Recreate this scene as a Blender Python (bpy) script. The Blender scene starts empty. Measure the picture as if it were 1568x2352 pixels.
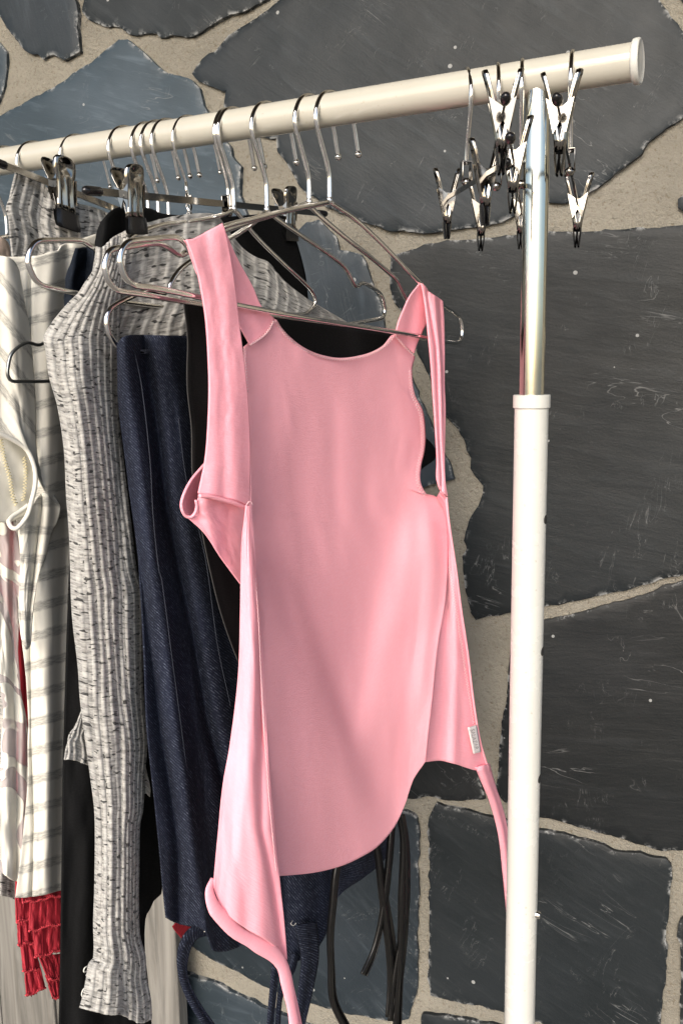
import bpy, bmesh, math, random
import numpy as np
from mathutils import Matrix, Vector
from mathutils.geometry import delaunay_2d_cdt
random.seed(7); rng = np.random.default_rng(7)
S = bpy.context.scene
COL = S.collection

# ------------------------------------------------------------------ camera
F, CX, CY = 2070.0, 784.0, 1176.0          # focal length and centre in pixels of a 1568 x 2352 view
CAM = np.array([0.0, 0.0, 1.35])
def nrm(v):
    v = np.array(v, float); return v / np.linalg.norm(v)
_up = -nrm([187, 12343, F]); _r = nrm([-4057, -288, F]); _r = nrm(_r - _up * np.dot(_r, _up))
RW = np.stack([-_r, np.cross(_up, -_r), _up])   # world axes: +X along the rail towards its free end, +Y to the wall, +Z up
cam = bpy.data.cameras.new("camera"); camo = bpy.data.objects.new("camera", cam); COL.objects.link(camo)
right, down, fwd = RW @ [1, 0, 0], RW @ [0, 1, 0], RW @ [0, 0, 1]
M4 = Matrix.Identity(4)
for i in range(3):
    M4[i][0], M4[i][1], M4[i][2], M4[i][3] = right[i], -down[i], -fwd[i], CAM[i]
camo.matrix_world = M4
cam.sensor_fit = 'VERTICAL'; cam.sensor_height = 36.0; cam.lens = 36.0 * F / 2352.0
cam.clip_start = 0.05; cam.clip_end = 1000
S.camera = camo

# ------------------------------------------------------------------ sky, sun, exposure
SUN_DIR = nrm([0.08, -0.86, 0.44])          # towards the sun
w = bpy.data.worlds.new("World"); S.world = w; w.use_nodes = True
nt = w.node_tree; bg = nt.nodes['Background']
sky = nt.nodes.new('ShaderNodeTexSky'); sky.sky_type = 'NISHITA'; sky.sun_disc = False
sky.sun_elevation = math.asin(SUN_DIR[2]); sky.sun_rotation = math.atan2(SUN_DIR[0], SUN_DIR[1])
sky.air_density = 0.8; sky.dust_density = 2.5; sky.ozone_density = 0.7
nt.links.new(sky.outputs[0], bg.inputs[0]); bg.inputs[1].default_value = 0.15
sl = bpy.data.lights.new("sun", 'SUN'); so = bpy.data.objects.new("sun", sl); COL.objects.link(so)
sl.energy = 1.45; sl.angle = math.radians(40); sl.color = (1.0, 0.965, 0.915)
so.rotation_euler = Vector(SUN_DIR).to_track_quat('Z', 'Y').to_euler()
S.view_settings.view_transform = 'Standard'; S.view_settings.look = 'None'
S.view_settings.gamma = 1.0; S.view_settings.exposure = 0.86

# ------------------------------------------------------------------ geometry helpers
SC = 0.025 / 0.032
RY = 0.8597 * SC; RZ = 0.2516 * SC + CAM[2]   # rail axis
PSI = math.radians(10)                       # all hangers are swung a little round the rail
PD = np.array([math.sin(PSI), math.cos(PSI), 0.0]); PN = np.array([math.cos(PSI), -math.sin(PSI), 0.0])
def ray(px, py):
    px = np.asarray(px, float); py = np.asarray(py, float)
    d = np.stack([(px - CX) / F, (py - CY) / F, np.ones_like(px)], -1)
    return d @ RW.T
DXS = 0.8
def onx(x, px, py, dx=0.0, psi=PSI):
    """point of the sight line through a picture point lying on a hanger's vertical plane through the rail at x"""
    cp, sp = math.cos(psi), math.sin(psi)
    r = ray(px, py); k = (cp * x - sp * RY + np.asarray(dx) * DXS) / (r[..., 0] * cp - r[..., 1] * sp)
    return CAM + r * k[..., None]
def hx(px, py):
    """where along the rail the stem seen at a picture point hangs, and its height"""
    r = ray(float(px), float(py)); p = CAM + r * (RY / r[1]); return p[0], p[2]
def depth(p): return float((np.asarray(p) - CAM) @ fwd)
def at_depth(px, py, d):
    return CAM + ray(px, py) * d
WA = math.tan(math.radians(5)); WY0 = 1.00 + 0.3 * WA
WU = nrm([1, WA, 0]); WN = nrm([WA, -1, 0])   # along the wall, out of the wall
def onwall(px, py, off=0.0):
    r = ray(px, py); den = r[..., 1] - r[..., 0] * WA
    o = CAM + WN * 0
    t = (WY0 - off * math.sqrt(1 + WA * WA)) / den
    return CAM + r * t[..., None]
WO = np.array([0, WY0, 0.0])
def wall_uv(p):
    q = p - WO; return np.stack([q @ WU, p[..., 2]], -1)
def wall_pt(u, z, off=0.0):
    return WO + np.multiply.outer(np.asarray(u, float), WU) + np.multiply.outer(np.asarray(z, float), [0, 0, 1.0]) + np.multiply.outer(np.asarray(off, float), WN)

def vnoise(x, y, seed=0):
    """smooth value noise in -1..1"""
    xi = np.floor(x).astype(np.int64); yi = np.floor(y).astype(np.int64)
    xf = x - xi; yf = y - yi
    def h(a, b):
        n = (a * 374761393 + b * 668265263 + seed * 974711) & 0x7fffffff
        n = (n ^ (n >> 13)) * 1274126177 & 0x7fffffff
        return ((n ^ (n >> 16)) & 0xffff) / 32767.5 - 1
    u = xf * xf * (3 - 2 * xf); v = yf * yf * (3 - 2 * yf)
    return (h(xi, yi) * (1 - u) + h(xi + 1, yi) * u) * (1 - v) + (h(xi, yi + 1) * (1 - u) + h(xi + 1, yi + 1) * u) * v
def fbm(x, y, seed=0, o=4):
    s = 0; a = 1.0
    for k in range(o):
        s = s + a * vnoise(x * 2 ** k + 17 * k, y * 2 ** k + 5 * k, seed + k); a *= 0.5
    return s

def smooth(pts, n):
    """Catmull-Rom through pts, n samples by arc length"""
    p = np.array(pts, float)
    if len(p) == 2:
        t = np.linspace(0, 1, n)[:, None]; return p[0] * (1 - t) + p[1] * t
    q = np.vstack([2 * p[0] - p[1], p, 2 * p[-1] - p[-2]])
    out = []
    for i in range(len(p) - 1):
        a, b, c, d = q[i:i + 4]
        l = np.linalg.norm(c - b) + 1e-9
        m1 = (c - a) * l / (np.linalg.norm(c - b) + np.linalg.norm(b - a) + 1e-9)
        m2 = (d - b) * l / (np.linalg.norm(d - c) + np.linalg.norm(c - b) + 1e-9)
        t = np.linspace(0, 1, 16, endpoint=False)[:, None]
        out.append((2 * t**3 - 3 * t**2 + 1) * b + (t**3 - 2 * t**2 + t) * m1 + (-2 * t**3 + 3 * t**2) * c + (t**3 - t**2) * m2)
    out = np.vstack(out + [p[-1:]])
    s = np.concatenate([[0], np.cumsum(np.linalg.norm(np.diff(out, axis=0), axis=1))])
    tt = np.linspace(0, s[-1], n)
    return np.stack([np.interp(tt, s, out[:, k]) for k in range(out.shape[1])], -1)

class MB:
    def __init__(s): s.v = []; s.f = []; s.n = 0; s.uv = []
    def add(s, v, f, uv=None):
        v = np.asarray(v, float).reshape(-1, 3)
        s.v.append(v); s.f += [tuple(int(i) + s.n for i in q) for q in f]; s.n += len(v)
        s.uv.append(np.zeros((len(v), 2)) if uv is None else np.asarray(uv, float).reshape(-1, 2))
        return s
    def tube(s, pts, r, sides=8, n=None, cap=True, flat=None):
        p = np.array(pts, float) if n is None else smooth(pts, n)
        m = len(p); r = np.broadcast_to(np.asarray(r, float), (m,))
        t = np.gradient(p, axis=0); t /= np.linalg.norm(t, axis=1)[:, None] + 1e-12
        a = np.cross(t[0], [0.31, 0.2, 0.93]); a /= np.linalg.norm(a)
        V = []; ang = np.linspace(0, 2 * np.pi, sides, endpoint=False)
        for i in range(m):
            a = a - t[i] * np.dot(a, t[i]); a /= np.linalg.norm(a); b = np.cross(t[i], a)
            o_ = r[i] * (np.cos(ang)[:, None] * a + np.sin(ang)[:, None] * b)
            if flat is not None: o_ = o_ - (1 - flat[1]) * np.outer(o_ @ flat[0], flat[0])
            V.append(p[i] + o_)
        f = [(i * sides + j, i * sides + (j + 1) % sides, (i + 1) * sides + (j + 1) % sides, (i + 1) * sides + j) for i in range(m - 1) for j in range(sides)]
        if cap: f += [tuple(range(sides))[::-1], tuple((m - 1) * sides + j for j in range(sides))]
        L = np.concatenate([[0], np.cumsum(np.linalg.norm(np.diff(p, axis=0), axis=1))])
        uv = np.stack(np.broadcast_arrays(np.arange(sides)[None, :] / sides * 6.28 * float(r.mean()), L[:, None]), -1)
        return s.add(np.vstack(V), f, uv)
    def lathe(s, o, ax, prof, sides=32):
        """prof: (distance along ax, radius)"""
        ax = nrm(ax); a = nrm(np.cross(ax, [0.3, 0.9, 0.31])); b = np.cross(ax, a)
        ang = np.linspace(0, 2 * np.pi, sides, endpoint=False)
        V = [np.array(o) + ax * h + rr * (np.cos(ang)[:, None] * a + np.sin(ang)[:, None] * b) for h, rr in prof]
        m = len(prof)
        f = [(i * sides + j, i * sides + (j + 1) % sides, (i + 1) * sides + (j + 1) % sides, (i + 1) * sides + j) for i in range(m - 1) for j in range(sides)]
        f += [tuple(range(sides))[::-1], tuple((m - 1) * sides + j for j in range(sides))]
        return s.add(np.vstack(V), f)
    def ball(s, c, r, ax=(0, 0, 1), el=1.0, sides=12):
        k = np.linspace(-1, 1, 9)
        return s.lathe(c, ax, [(math.sin(q * math.pi / 2) * r * el, max(1e-5, math.cos(q * math.pi / 2) * r)) for q in k], sides)
    def box(s, c, ax, half):
        ax = np.array(ax, float); c = np.array(c, float)
        V = [c + sum(sg * h * a for sg, h, a in zip(q, half, ax)) for q in [(-1,-1,-1),(1,-1,-1),(1,1,-1),(-1,1,-1),(-1,-1,1),(1,-1,1),(1,1,1),(-1,1,1)]]
        return s.add(V, [(0,3,2,1),(4,5,6,7),(0,1,5,4),(1,2,6,5),(2,3,7,6),(3,0,4,7)])
    def grid(s, P, uv=None):
        nv, nu = P.shape[:2]
        f = [(i * nu + j, i * nu + j + 1, (i + 1) * nu + j + 1, (i + 1) * nu + j) for i in range(nv - 1) for j in range(nu - 1)]
        return s.add(P.reshape(-1, 3), f, uv)
    def build(s, name, mat, parent=None, smooth_=True, sharp=None):
        v = np.vstack(s.v); uv = np.vstack(s.uv)
        p = parent
        while p is not None and p.parent is not None: p = p.parent
        v = v - (np.array(p.location) if p is not None else 0)
        me = bpy.data.meshes.new(name); me.from_pydata(v.tolist(), [], s.f); me.update()
        ul = me.uv_layers.new(name='UVMap')
        li = np.empty(len(me.loops), np.int32); me.loops.foreach_get('vertex_index', li)
        ul.data.foreach_set('uv', uv[li].astype(np.float32).ravel())
        if smooth_: me.polygons.foreach_set('use_smooth', [True] * len(me.polygons))
        me.materials.append(mat)
        o = bpy.data.objects.new(name, me); COL.objects.link(o)
        if parent is not None: o.parent = parent
        if sharp: me.set_sharp_from_angle(angle=math.radians(sharp))
        return o

def thing(name, label, cat, loc, group=None):
    o = bpy.data.objects.new(name, None); COL.objects.link(o); o.empty_display_size = 0.05
    o.location = loc; o['label'] = label; o['category'] = cat
    if group: o['group'] = group
    return o

def coons(top, right, bottom, left, nu, nv):
    T, B, L, R = smooth(top, nu), smooth(bottom, nu), smooth(left, nv), smooth(right, nv)
    u = np.linspace(0, 1, nu)[None, :, None]; v = np.linspace(0, 1, nv)[:, None, None]
    return (1 - v) * T[None] + v * B[None] + (1 - u) * L[:, None] + u * R[:, None] \
        - ((1 - u) * (1 - v) * T[0] + u * (1 - v) * T[-1] + (1 - u) * v * B[0] + u * v * B[-1])
def three(pts):
    return [tuple(p) + (0.0,) if len(p) == 2 else tuple(p) for p in pts]
def sheet(name, mat, parent, x0, top, right, bottom, left, nu=40, nv=60, folds=(), dxf=None, noise=None, ribs=None, uvf=None, thick=0.0012, tfold=()):
    """cloth panel: outline traced as seen, standing on the plane of its hanger, shaped in depth by folds"""
    G = coons(three(top), three(right), three(bottom), three(left), nu, nv)
    px, py, dx = G[..., 0], G[..., 1], G[..., 2].copy()
    U, V = np.meshgrid(np.linspace(0, 1, nu), np.linspace(0, 1, nv))
    if dxf is not None: dx += dxf(U, V)
    for fo in folds:
        pl = np.array(fo[0], float); A, wd = fo[1], fo[2]; kind = fo[3] if len(fo) > 3 else 'r'
        cx = np.interp(py, pl[:, 1], pl[:, 0]); d = (px - cx) / wd
        fade = 1
        if len(fo) > 4:
            k = np.clip((py - pl[0, 1]) / fo[4] + 0.1, 0, 1) * np.clip((pl[-1, 1] - py) / fo[4] + 0.1, 0, 1); fade = k * k * (3 - 2 * k)
        dx += A * fade * (np.exp(-d * d) if kind == 'r' else 0.5 * (1 - np.tanh(d)) if kind == 'l' else 0.5 * (1 + np.tanh(d)))
    if noise:
        a, su, sv, sd = noise
        dx += a * fbm(U * su, V * sv, sd, 3)
    P0 = onx(x0, px, py, dx)
    du = np.linalg.norm(np.diff(P0, axis=1), axis=2).mean(); dv = np.linalg.norm(np.diff(P0, axis=0), axis=2).mean()
    if ribs:
        N, A = ribs[0], ribs[1]
        ph = ribs[2](U, V) if len(ribs) > 2 else U
        rp = N * ph + 0.3 * vnoise(V * 6 + 3, U * 3, 4); fr = rp - np.floor(rp)
        dx = dx + A * (np.exp(-((fr - 0.5) / 0.19) ** 2) - 0.3)
        P0 = onx(x0, px, py, dx)
    uv = np.stack([U * du * (nu - 1) if not ribs else rp * 0.009, V * dv * (nv - 1)], -1) if uvf is None else np.stack(uvf(px, py, U, V), -1)
    m = MB(); m.grid(P0, uv)
    o = m.build(name, mat, parent)
    if thick:
        md = o.modifiers.new('thickness', 'SOLIDIFY'); md.thickness = thick; md.offset = 0
    return o
def ribbon(m, x0, pts, wpx, fold=0.002, n=40, nu=9):
    """a flat tie hanging down, folded lengthwise"""
    c = smooth(three(pts), n); wd = np.interp(np.linspace(0, 1, n), np.linspace(0, 1, len(wpx)), wpx)
    t = np.gradient(c[:, :2], axis=0); t /= np.linalg.norm(t, axis=1)[:, None]
    nr = np.stack([-t[:, 1], t[:, 0]], -1) * -1
    U = np.linspace(-0.5, 0.5, nu)
    px = c[:, 0:1] + nr[:, 0:1] * U * wd[:, None]; py = c[:, 1:2] + nr[:, 1:2] * U * wd[:, None]
    dx = c[:, 2:3] + fold * np.cos(U * 2 * np.pi * 1.0 + np.linspace(0, 2.2, n)[:, None]) - fold * 0.8 * np.exp(-((U - 0.12) / 0.1) ** 2)
    P = onx(x0, px, py, dx)
    L = np.concatenate([[0], np.cumsum(np.linalg.norm(np.diff(P[:, nu // 2], axis=0), axis=1))])
    uv = np.stack(np.broadcast_arrays((U * 0.012)[None, :], L[:, None]), -1)
    m.grid(P, uv)
def line3(x0, pts, n=60):
    c = smooth(three(pts), n); return onx(x0, c[:, 0], c[:, 1], c[:, 2])
def stitch(name, mat, parent, x0, pts, r=0.0003, amp=3.0, step=3.0, dx=0.0):
    m = MB(); zigzag(m, x0, pts, r, amp, step, dx); return m.build(name, mat, parent)
def thread(name, mat, parent, x0, pts, r=0.0005):
    m = MB(); m.tube(line3(x0, pts, 24), r, 5); return m.build(name, mat, parent)
def zigzag(m, x0, pts, r=0.0003, amp=3.0, step=3.0, dx=0.0):
    """overlock stitching along a seam"""
    L = np.array(pts, float)[:, :2]; ln = np.linalg.norm(np.diff(L, axis=0), axis=1).sum()
    n = max(6, int(ln / step)); c = smooth(three(pts), n)
    t = np.gradient(c[:, :2], axis=0); t /= np.linalg.norm(t, axis=1)[:, None]
    sg = np.where(np.arange(n) % 2, 1, -1) * amp
    P = onx(x0, c[:, 0] - t[:, 1] * sg, c[:, 1] + t[:, 0] * sg, c[:, 2] + dx)
    m.tube(P, r, 4)

# ------------------------------------------------------------------ materials
class NT:
    def __init__(s, name):
        s.m = bpy.data.materials.new(name); s.m.use_nodes = True; s.t = s.m.node_tree; s.b = s.t.nodes['Principled BSDF']
    def n(s, typ, props=None, **ins):
        nd = s.t.nodes.new('ShaderNode' + typ)
        for k, v in (props or {}).items(): setattr(nd, k, v)
        for k, v in ins.items():
            k = k.replace('_', ' ') if not k.startswith('i') or not k[1:].isdigit() else int(k[1:])
            s.set(nd.inputs[k], v)
        return nd
    def set(s, sock, v):
        if hasattr(v, 'is_output') or isinstance(v, bpy.types.NodeSocket): s.t.links.new(v, sock)
        else: sock.default_value = v
    def p(s, **ins):
        for k, v in ins.items(): s.set(s.b.inputs[k.replace('_', ' ')], v)
    def math(s, op, a, b=0.0, c=0.0, clamp=False):
        nd = s.t.nodes.new('ShaderNodeMath'); nd.operation = op; nd.use_clamp = clamp
        for i, v in enumerate((a, b, c)): s.set(nd.inputs[i], v)
        return nd.outputs[0]
    def mix(s, f, a, b, mode='MIX'):
        nd = s.t.nodes.new('ShaderNodeMix'); nd.data_type = 'RGBA'; nd.blend_type = mode
        s.set(nd.inputs[0], f); s.set(nd.inputs[6], a); s.set(nd.inputs[7], b); return nd.outputs[2]
    def ramp(s, f, a, b):
        nd = s.n('MapRange', {'interpolation_type': 'SMOOTHSTEP'}); s.set(nd.inputs[0], f)
        nd.inputs[1].default_value = a; nd.inputs[2].default_value = b; return nd.outputs[0]
    def coord(s, kind='Object', scale=(1, 1, 1), rot=(0, 0, 0)):
        tc = s.n('TexCoord'); mp = s.n('Mapping'); s.set(mp.inputs[0], tc.outputs[kind])
        mp.inputs['Scale'].default_value = scale; mp.inputs['Rotation'].default_value = rot; return mp.outputs[0]
    def noise(s, co, scale, detail=3, rough=0.5, dist=0.0):
        nd = s.n('TexNoise'); s.set(nd.inputs['Vector'], co); nd.inputs['Scale'].default_value = scale
        nd.inputs['Detail'].default_value = detail; nd.inputs['Roughness'].default_value = rough; nd.inputs['Distortion'].default_value = dist
        return nd.outputs['Fac']
    def bump(s, h, dist=0.001, strength=1.0, prev=None):
        nd = s.n('Bump'); s.set(nd.inputs['Height'], h); nd.inputs['Distance'].default_value = dist; nd.inputs['Strength'].default_value = strength
        if prev is not None: s.set(nd.inputs['Normal'], prev)
        return nd.outputs[0]
C4 = lambda r, g, b: (r, g, b, 1.0)

def simple(name, col, rough, metallic=0.0, **kw):
    t = NT(name); t.p(Base_Color=C4(*col), Roughness=rough, Metallic=metallic, **kw); return t.m

def mat_slate():
    t = NT('slate'); co0 = t.coord('Object')
    oi = t.n('ObjectInfo'); rnd = oi.outputs['Random']
    ad = t.n('VectorMath', {'operation': 'ADD'}); t.set(ad.inputs[0], co0)
    cb = t.n('CombineXYZ'); t.set(cb.inputs[0], t.math('MULTIPLY', rnd, 7.0)); t.set(cb.inputs[2], t.math('MULTIPLY', rnd, 13.0)); t.set(ad.inputs[1], cb.outputs[0])
    vr = t.n('VectorRotate', {'rotation_type': 'Y_AXIS'}); t.set(vr.inputs['Vector'], ad.outputs[0]); t.set(vr.inputs['Angle'], t.math('MULTIPLY_ADD', rnd, 1.6, 0.1))
    co = vr.outputs[0]
    def sc(v, sx, sz):
        mp = t.n('Mapping'); t.set(mp.inputs[0], v); mp.inputs['Scale'].default_value = (sx, sx, sz); return mp.outputs[0]
    big = t.noise(co, 5, 4, 0.55); mid = t.noise(co, 28, 5, 0.65)
    streak = t.noise(sc(co, 90, 12), 1, 5, 0.62, 0.4)
    fine = t.noise(co, 420, 3, 0.6)
    base = t.mix(t.ramp(big, 0.36, 0.64), C4(0.0095, 0.0125, 0.0142), C4(0.0175, 0.0203, 0.0225))
    base = t.mix(t.math('MULTIPLY', t.ramp(streak, 0.5, 0.75), 0.4), base, C4(0.042, 0.044, 0.046))
    tint = t.mix(1.0, base, oi.outputs['Color'], 'MULTIPLY')  # object colour brings in the painted sky reflection of the left slabs
    # pale mineral scratches: thin crests of stretched noise
    s1 = t.noise(sc(co, 26, 4), 1, 4, 0.6, 1.2)
    sc1 = t.math('MULTIPLY', t.math('SUBTRACT', 1.0, t.ramp(t.math('ABSOLUTE', t.math('SUBTRACT', s1, 0.5)), 0.0, 0.007)), t.ramp(t.noise(co, 11, 2), 0.52, 0.66))
    s2 = t.noise(sc(co, 9, 34), 1, 4, 0.6, 1.5)
    sc2 = t.math('MULTIPLY', t.math('SUBTRACT', 1.0, t.ramp(t.math('ABSOLUTE', t.math('SUBTRACT', s2, 0.5)), 0.0, 0.006)), t.ramp(t.noise(co, 9, 2, 0.5, 3.0), 0.53, 0.68))
    vo = t.n('TexVoronoi'); t.set(vo.inputs['Vector'], co); vo.inputs['Scale'].default_value = 55
    speck = t.math('MULTIPLY', t.math('LESS_THAN', vo.outputs['Distance'], t.math('MULTIPLY', t.noise(co, 60, 1), 0.22)), t.math('GREATER_THAN', t.n('SeparateColor', None, Color=vo.outputs['Color']).outputs[0], 0.93))
    at = t.n('Attribute', {'attribute_name': 'rim'})
    chip = t.math('MULTIPLY', t.ramp(at.outputs['Fac'], 0.45, 0.95), t.ramp(t.noise(co, 70, 4, 0.7), 0.50, 0.62))
    pale = t.math('MAXIMUM', t.math('MAXIMUM', t.math('MULTIPLY', sc1, 0.32), t.math('MULTIPLY', sc2, 0.26)), t.math('MAXIMUM', t.math('MULTIPLY', speck, 0.8), t.math('MULTIPLY', chip, 0.75)), clamp=True)
    colr = t.mix(pale, tint, C4(0.30, 0.31, 0.31))
    t.p(Base_Color=colr, Roughness=t.math('MULTIPLY_ADD', mid, 0.16, 0.44))
    t.b.inputs['Specular IOR Level'].default_value = 0.30
    b = t.bump(streak, 0.0014, 0.35); b = t.bump(mid, 0.0016, 0.22, b); b = t.bump(fine, 0.0005, 0.35, b)
    b = t.bump(pale, 0.0006, 0.5, b)
    t.p(Normal=b); return t.m
def mat_mortar():
    t = NT('mortar'); co = t.coord('Object')
    g = t.noise(co, 230, 4, 0.75); h = t.noise(co, 80, 4, 0.65); l = t.noise(co, 7, 3)
    base = t.mix(t.ramp(l, 0.3, 0.7), C4(0.195, 0.183, 0.152), C4(0.262, 0.246, 0.204))
    base = t.mix(t.math('MULTIPLY', t.ramp(g, 0.47, 0.30), 0.8), base, C4(0.14, 0.115, 0.08))
    base = t.mix(t.math('MULTIPLY', t.ramp(g, 0.6, 0.8), 0.5), base, C4(0.42, 0.40, 0.345))
    t.p(Base_Color=base, Roughness=0.95)
    t.p(Normal=t.bump(g, 0.0035, 0.9, t.bump(h, 0.005, 0.7))); return t.m
def mat_wood():
    t = NT('grey_oak'); oi = t.n('ObjectInfo')
    co0 = t.coord('Object'); ad = t.n('VectorMath', {'operation': 'ADD'}); t.set(ad.inputs[0], co0)
    cb = t.n('CombineXYZ'); t.set(cb.inputs[2], t.math('MULTIPLY', oi.outputs['Random'], 9.0)); t.set(cb.inputs[0], t.math('MULTIPLY', oi.outputs['Random'], 3.0)); t.set(ad.inputs[1], cb.outputs[0])
    mp = t.n('Mapping'); t.set(mp.inputs[0], ad.outputs[0]); mp.inputs['Scale'].default_value = (26, 26, 1.6)
    g = t.noise(mp.outputs[0], 1.6, 6, 0.62, 1.1)
    mp2 = t.n('Mapping'); t.set(mp2.inputs[0], ad.outputs[0]); mp2.inputs['Scale'].default_value = (240, 240, 8)
    f = t.noise(mp2.outputs[0], 1, 4, 0.6)
    base = t.mix(t.ramp(g, 0.33, 0.68), C4(0.100, 0.096, 0.087), C4(0.225, 0.217, 0.198))
    base = t.mix(t.math('MULTIPLY', t.ramp(f, 0.5, 0.7), 0.35), base, C4(0.13, 0.115, 0.095))
    t.p(Base_Color=base, Roughness=0.62, Normal=t.bump(f, 0.0006, 0.4)); return t.m
def mat_jersey(name, col, twist=0.0, scale=1.0, rough=0.92, sheen=0.0, var=0.06, loop=False):
    t = NT(name); uv = t.coord('UV', (1, 1, 1), (0, 0, twist))
    mp = t.n('Mapping'); t.set(mp.inputs[0], uv); mp.inputs['Scale'].default_value = (190 * scale, 560 * scale, 1)
    mp.inputs['Rotation'].default_value = (0, 0, 0)
    wv = t.n('TexWave', {'bands_direction': 'Y'}); t.set(wv.inputs['Vector'], uv)
    wv.inputs['Scale'].default_value = 420 * scale; wv.inputs['Distortion'].default_value = 1.3 if not loop else 3.0; wv.inputs['Detail'].default_value = 2; wv.inputs['Detail Scale'].default_value = 60
    n1 = t.noise(mp.outputs[0], 1, 3, 0.6); n2 = t.noise(uv, 14, 3)
    d = [c * (1 - var * 1.6) for c in col]; li = [min(1, c * (1 + var)) for c in col]
    base = t.mix(t.ramp(n2, 0.3, 0.7), C4(*d), C4(*li))
    base = t.mix(t.math('MULTIPLY', t.ramp(n1, 0.40, 0.68), 0.20), base, C4(*[min(1, c * 1.25 + 0.02) for c in col]))
    t.p(Base_Color=base, Roughness=rough, Sheen_Weight=sheen, Sheen_Roughness=0.5)
    t.b.inputs['Specular IOR Level'].default_value = 0.2
    t.p(Normal=t.bump(n1, 0.0005, 0.5, t.bump(wv.outputs['Fac'], 0.0005, 0.6 if loop else 0.35))); return t.m
def mat_denim():
    t = NT('navy_denim'); uv = t.coord('UV', (1, 1, 1), (0, 0, -0.62))
    mp = t.n('Mapping'); t.set(mp.inputs[0], uv); mp.inputs['Scale'].default_value = (120, 900, 1)
    wv = t.n('TexWave', {'bands_direction': 'Y'}); t.set(wv.inputs['Vector'], uv)
    wv.inputs['Scale'].default_value = 135; wv.inputs['Distortion'].default_value = 1.0; wv.inputs['Detail'].default_value = 2; wv.inputs['Detail Scale'].default_value = 8
    n1 = t.noise(mp.outputs[0], 1.4, 4, 0.65); n2 = t.noise(t.coord('UV'), 900, 2); n3 = t.noise(t.coord('UV'), 9, 3)
    fl = t.math('MULTIPLY', t.math('MULTIPLY', t.ramp(wv.outputs['Fac'], 0.45, 0.9), t.ramp(n1, 0.42, 0.72)), t.ramp(n2, 0.3, 0.6))
    base = t.mix(t.ramp(n3, 0.3, 0.7), C4(0.0045, 0.0068, 0.0165), C4(0.0075, 0.011, 0.027))
    base = t.mix(t.math('MULTIPLY', fl, 0.95), base, C4(0.15, 0.18, 0.25))
    t.p(Base_Color=base, Roughness=0.85, Normal=t.bump(wv.outputs['Fac'], 0.0005, 0.5, t.bump(n1, 0.0005, 0.4)))
    t.b.inputs['Specular IOR Level'].default_value = 0.25; return t.m
def mat_knit(name='grey_fleck_knit'):
    """UV.x counts ribs (9 mm each), UV.y runs along them"""
    t = NT(name); uv = t.coord('UV')
    sp = t.n('SeparateXYZ'); t.set(sp.inputs[0], uv)
    def sc(sx, sy):
        mp = t.n('Mapping'); t.set(mp.inputs[0], uv); mp.inputs['Scale'].default_value = (sx, sy, 1); return mp.outputs[0]
    p = t.math('ABSOLUTE', t.math('SUBTRACT', t.math('FRACT', t.math('DIVIDE', sp.outputs[0], 0.009)), 0.5))
    ridge = t.ramp(p, 0.26, 0.15)
    row = t.noise(sc(70, 560), 1, 3, 0.7)             # courses of stitches, a ladder between the ribs
    blk = t.noise(sc(130, 190), 1, 2, 0.6)            # marled yarn
    fl = t.noise(sc(135, 330), 1, 1, 0.5)
    lad = t.mix(t.ramp(row, 0.36, 0.62), C4(0.18, 0.178, 0.17), C4(0.42, 0.415, 0.395))
    rdg = t.mix(t.ramp(blk, 0.36, 0.62), C4(0.28, 0.275, 0.262), C4(0.54, 0.535, 0.51))
    base = t.mix(t.math('MULTIPLY', ridge, 0.45), lad, rdg)
    base = t.mix(t.math('MULTIPLY', t.ramp(blk, 0.44, 0.34), 0.45), base, C4(0.15, 0.147, 0.14))
    base = t.mix(t.math('MULTIPLY', t.ramp(fl, 0.615, 0.665), 0.9), base, C4(0.012, 0.012, 0.013))
    t.p(Base_Color=base, Roughness=0.95, Sheen_Weight=0.15, Normal=t.bump(row, 0.0012, 0.8, t.bump(blk, 0.0010, 0.5)))
    t.b.inputs['Specular IOR Level'].default_value = 0.15; return t.m
def mat_stripe(name='striped_jersey'):
    """UV.y counts stripes, UV.x runs along them"""
    t = NT(name); uv = t.coord('UV')
    sp = t.n('SeparateXYZ'); t.set(sp.inputs[0], uv)
    def sc(sx, sy):
        mp = t.n('Mapping'); t.set(mp.inputs[0], uv); mp.inputs['Scale'].default_value = (sx, sy, 1); return mp.outputs[0]
    wob = t.noise(sc(7, 3), 1, 3); y = t.math('FRACT', t.math('MULTIPLY_ADD', wob, 0.16, sp.outputs[1]))
    band = t.math('MULTIPLY', t.ramp(y, 0.27, 0.38), t.ramp(y, 0.70, 0.59))
    h1 = t.noise(sc(5, 30), 1, 4, 0.7); heather = t.ramp(h1, 0.38, 0.62)
    edge = t.math('MAXIMUM', t.math('MULTIPLY', t.ramp(y, 0.33, 0.37), t.ramp(y, 0.45, 0.39)), t.math('MULTIPLY', t.ramp(y, 0.53, 0.57), t.ramp(y, 0.66, 0.62)))
    a = t.math('MULTIPLY', band, t.math('MULTIPLY_ADD', heather, 0.50, t.math('MULTIPLY_ADD', edge, 0.10, 0.20)), clamp=True)
    base = t.mix(a, C4(0.66, 0.645, 0.58), C4(0.17, 0.17, 0.162))
    fn = t.noise(sc(160, 60), 1, 2)
    t.p(Base_Color=base, Roughness=0.9, Sheen_Weight=0.15, Normal=t.bump(fn, 0.0004, 0.35)); t.b.inputs['Specular IOR Level'].default_value = 0.2; return t.m
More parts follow.
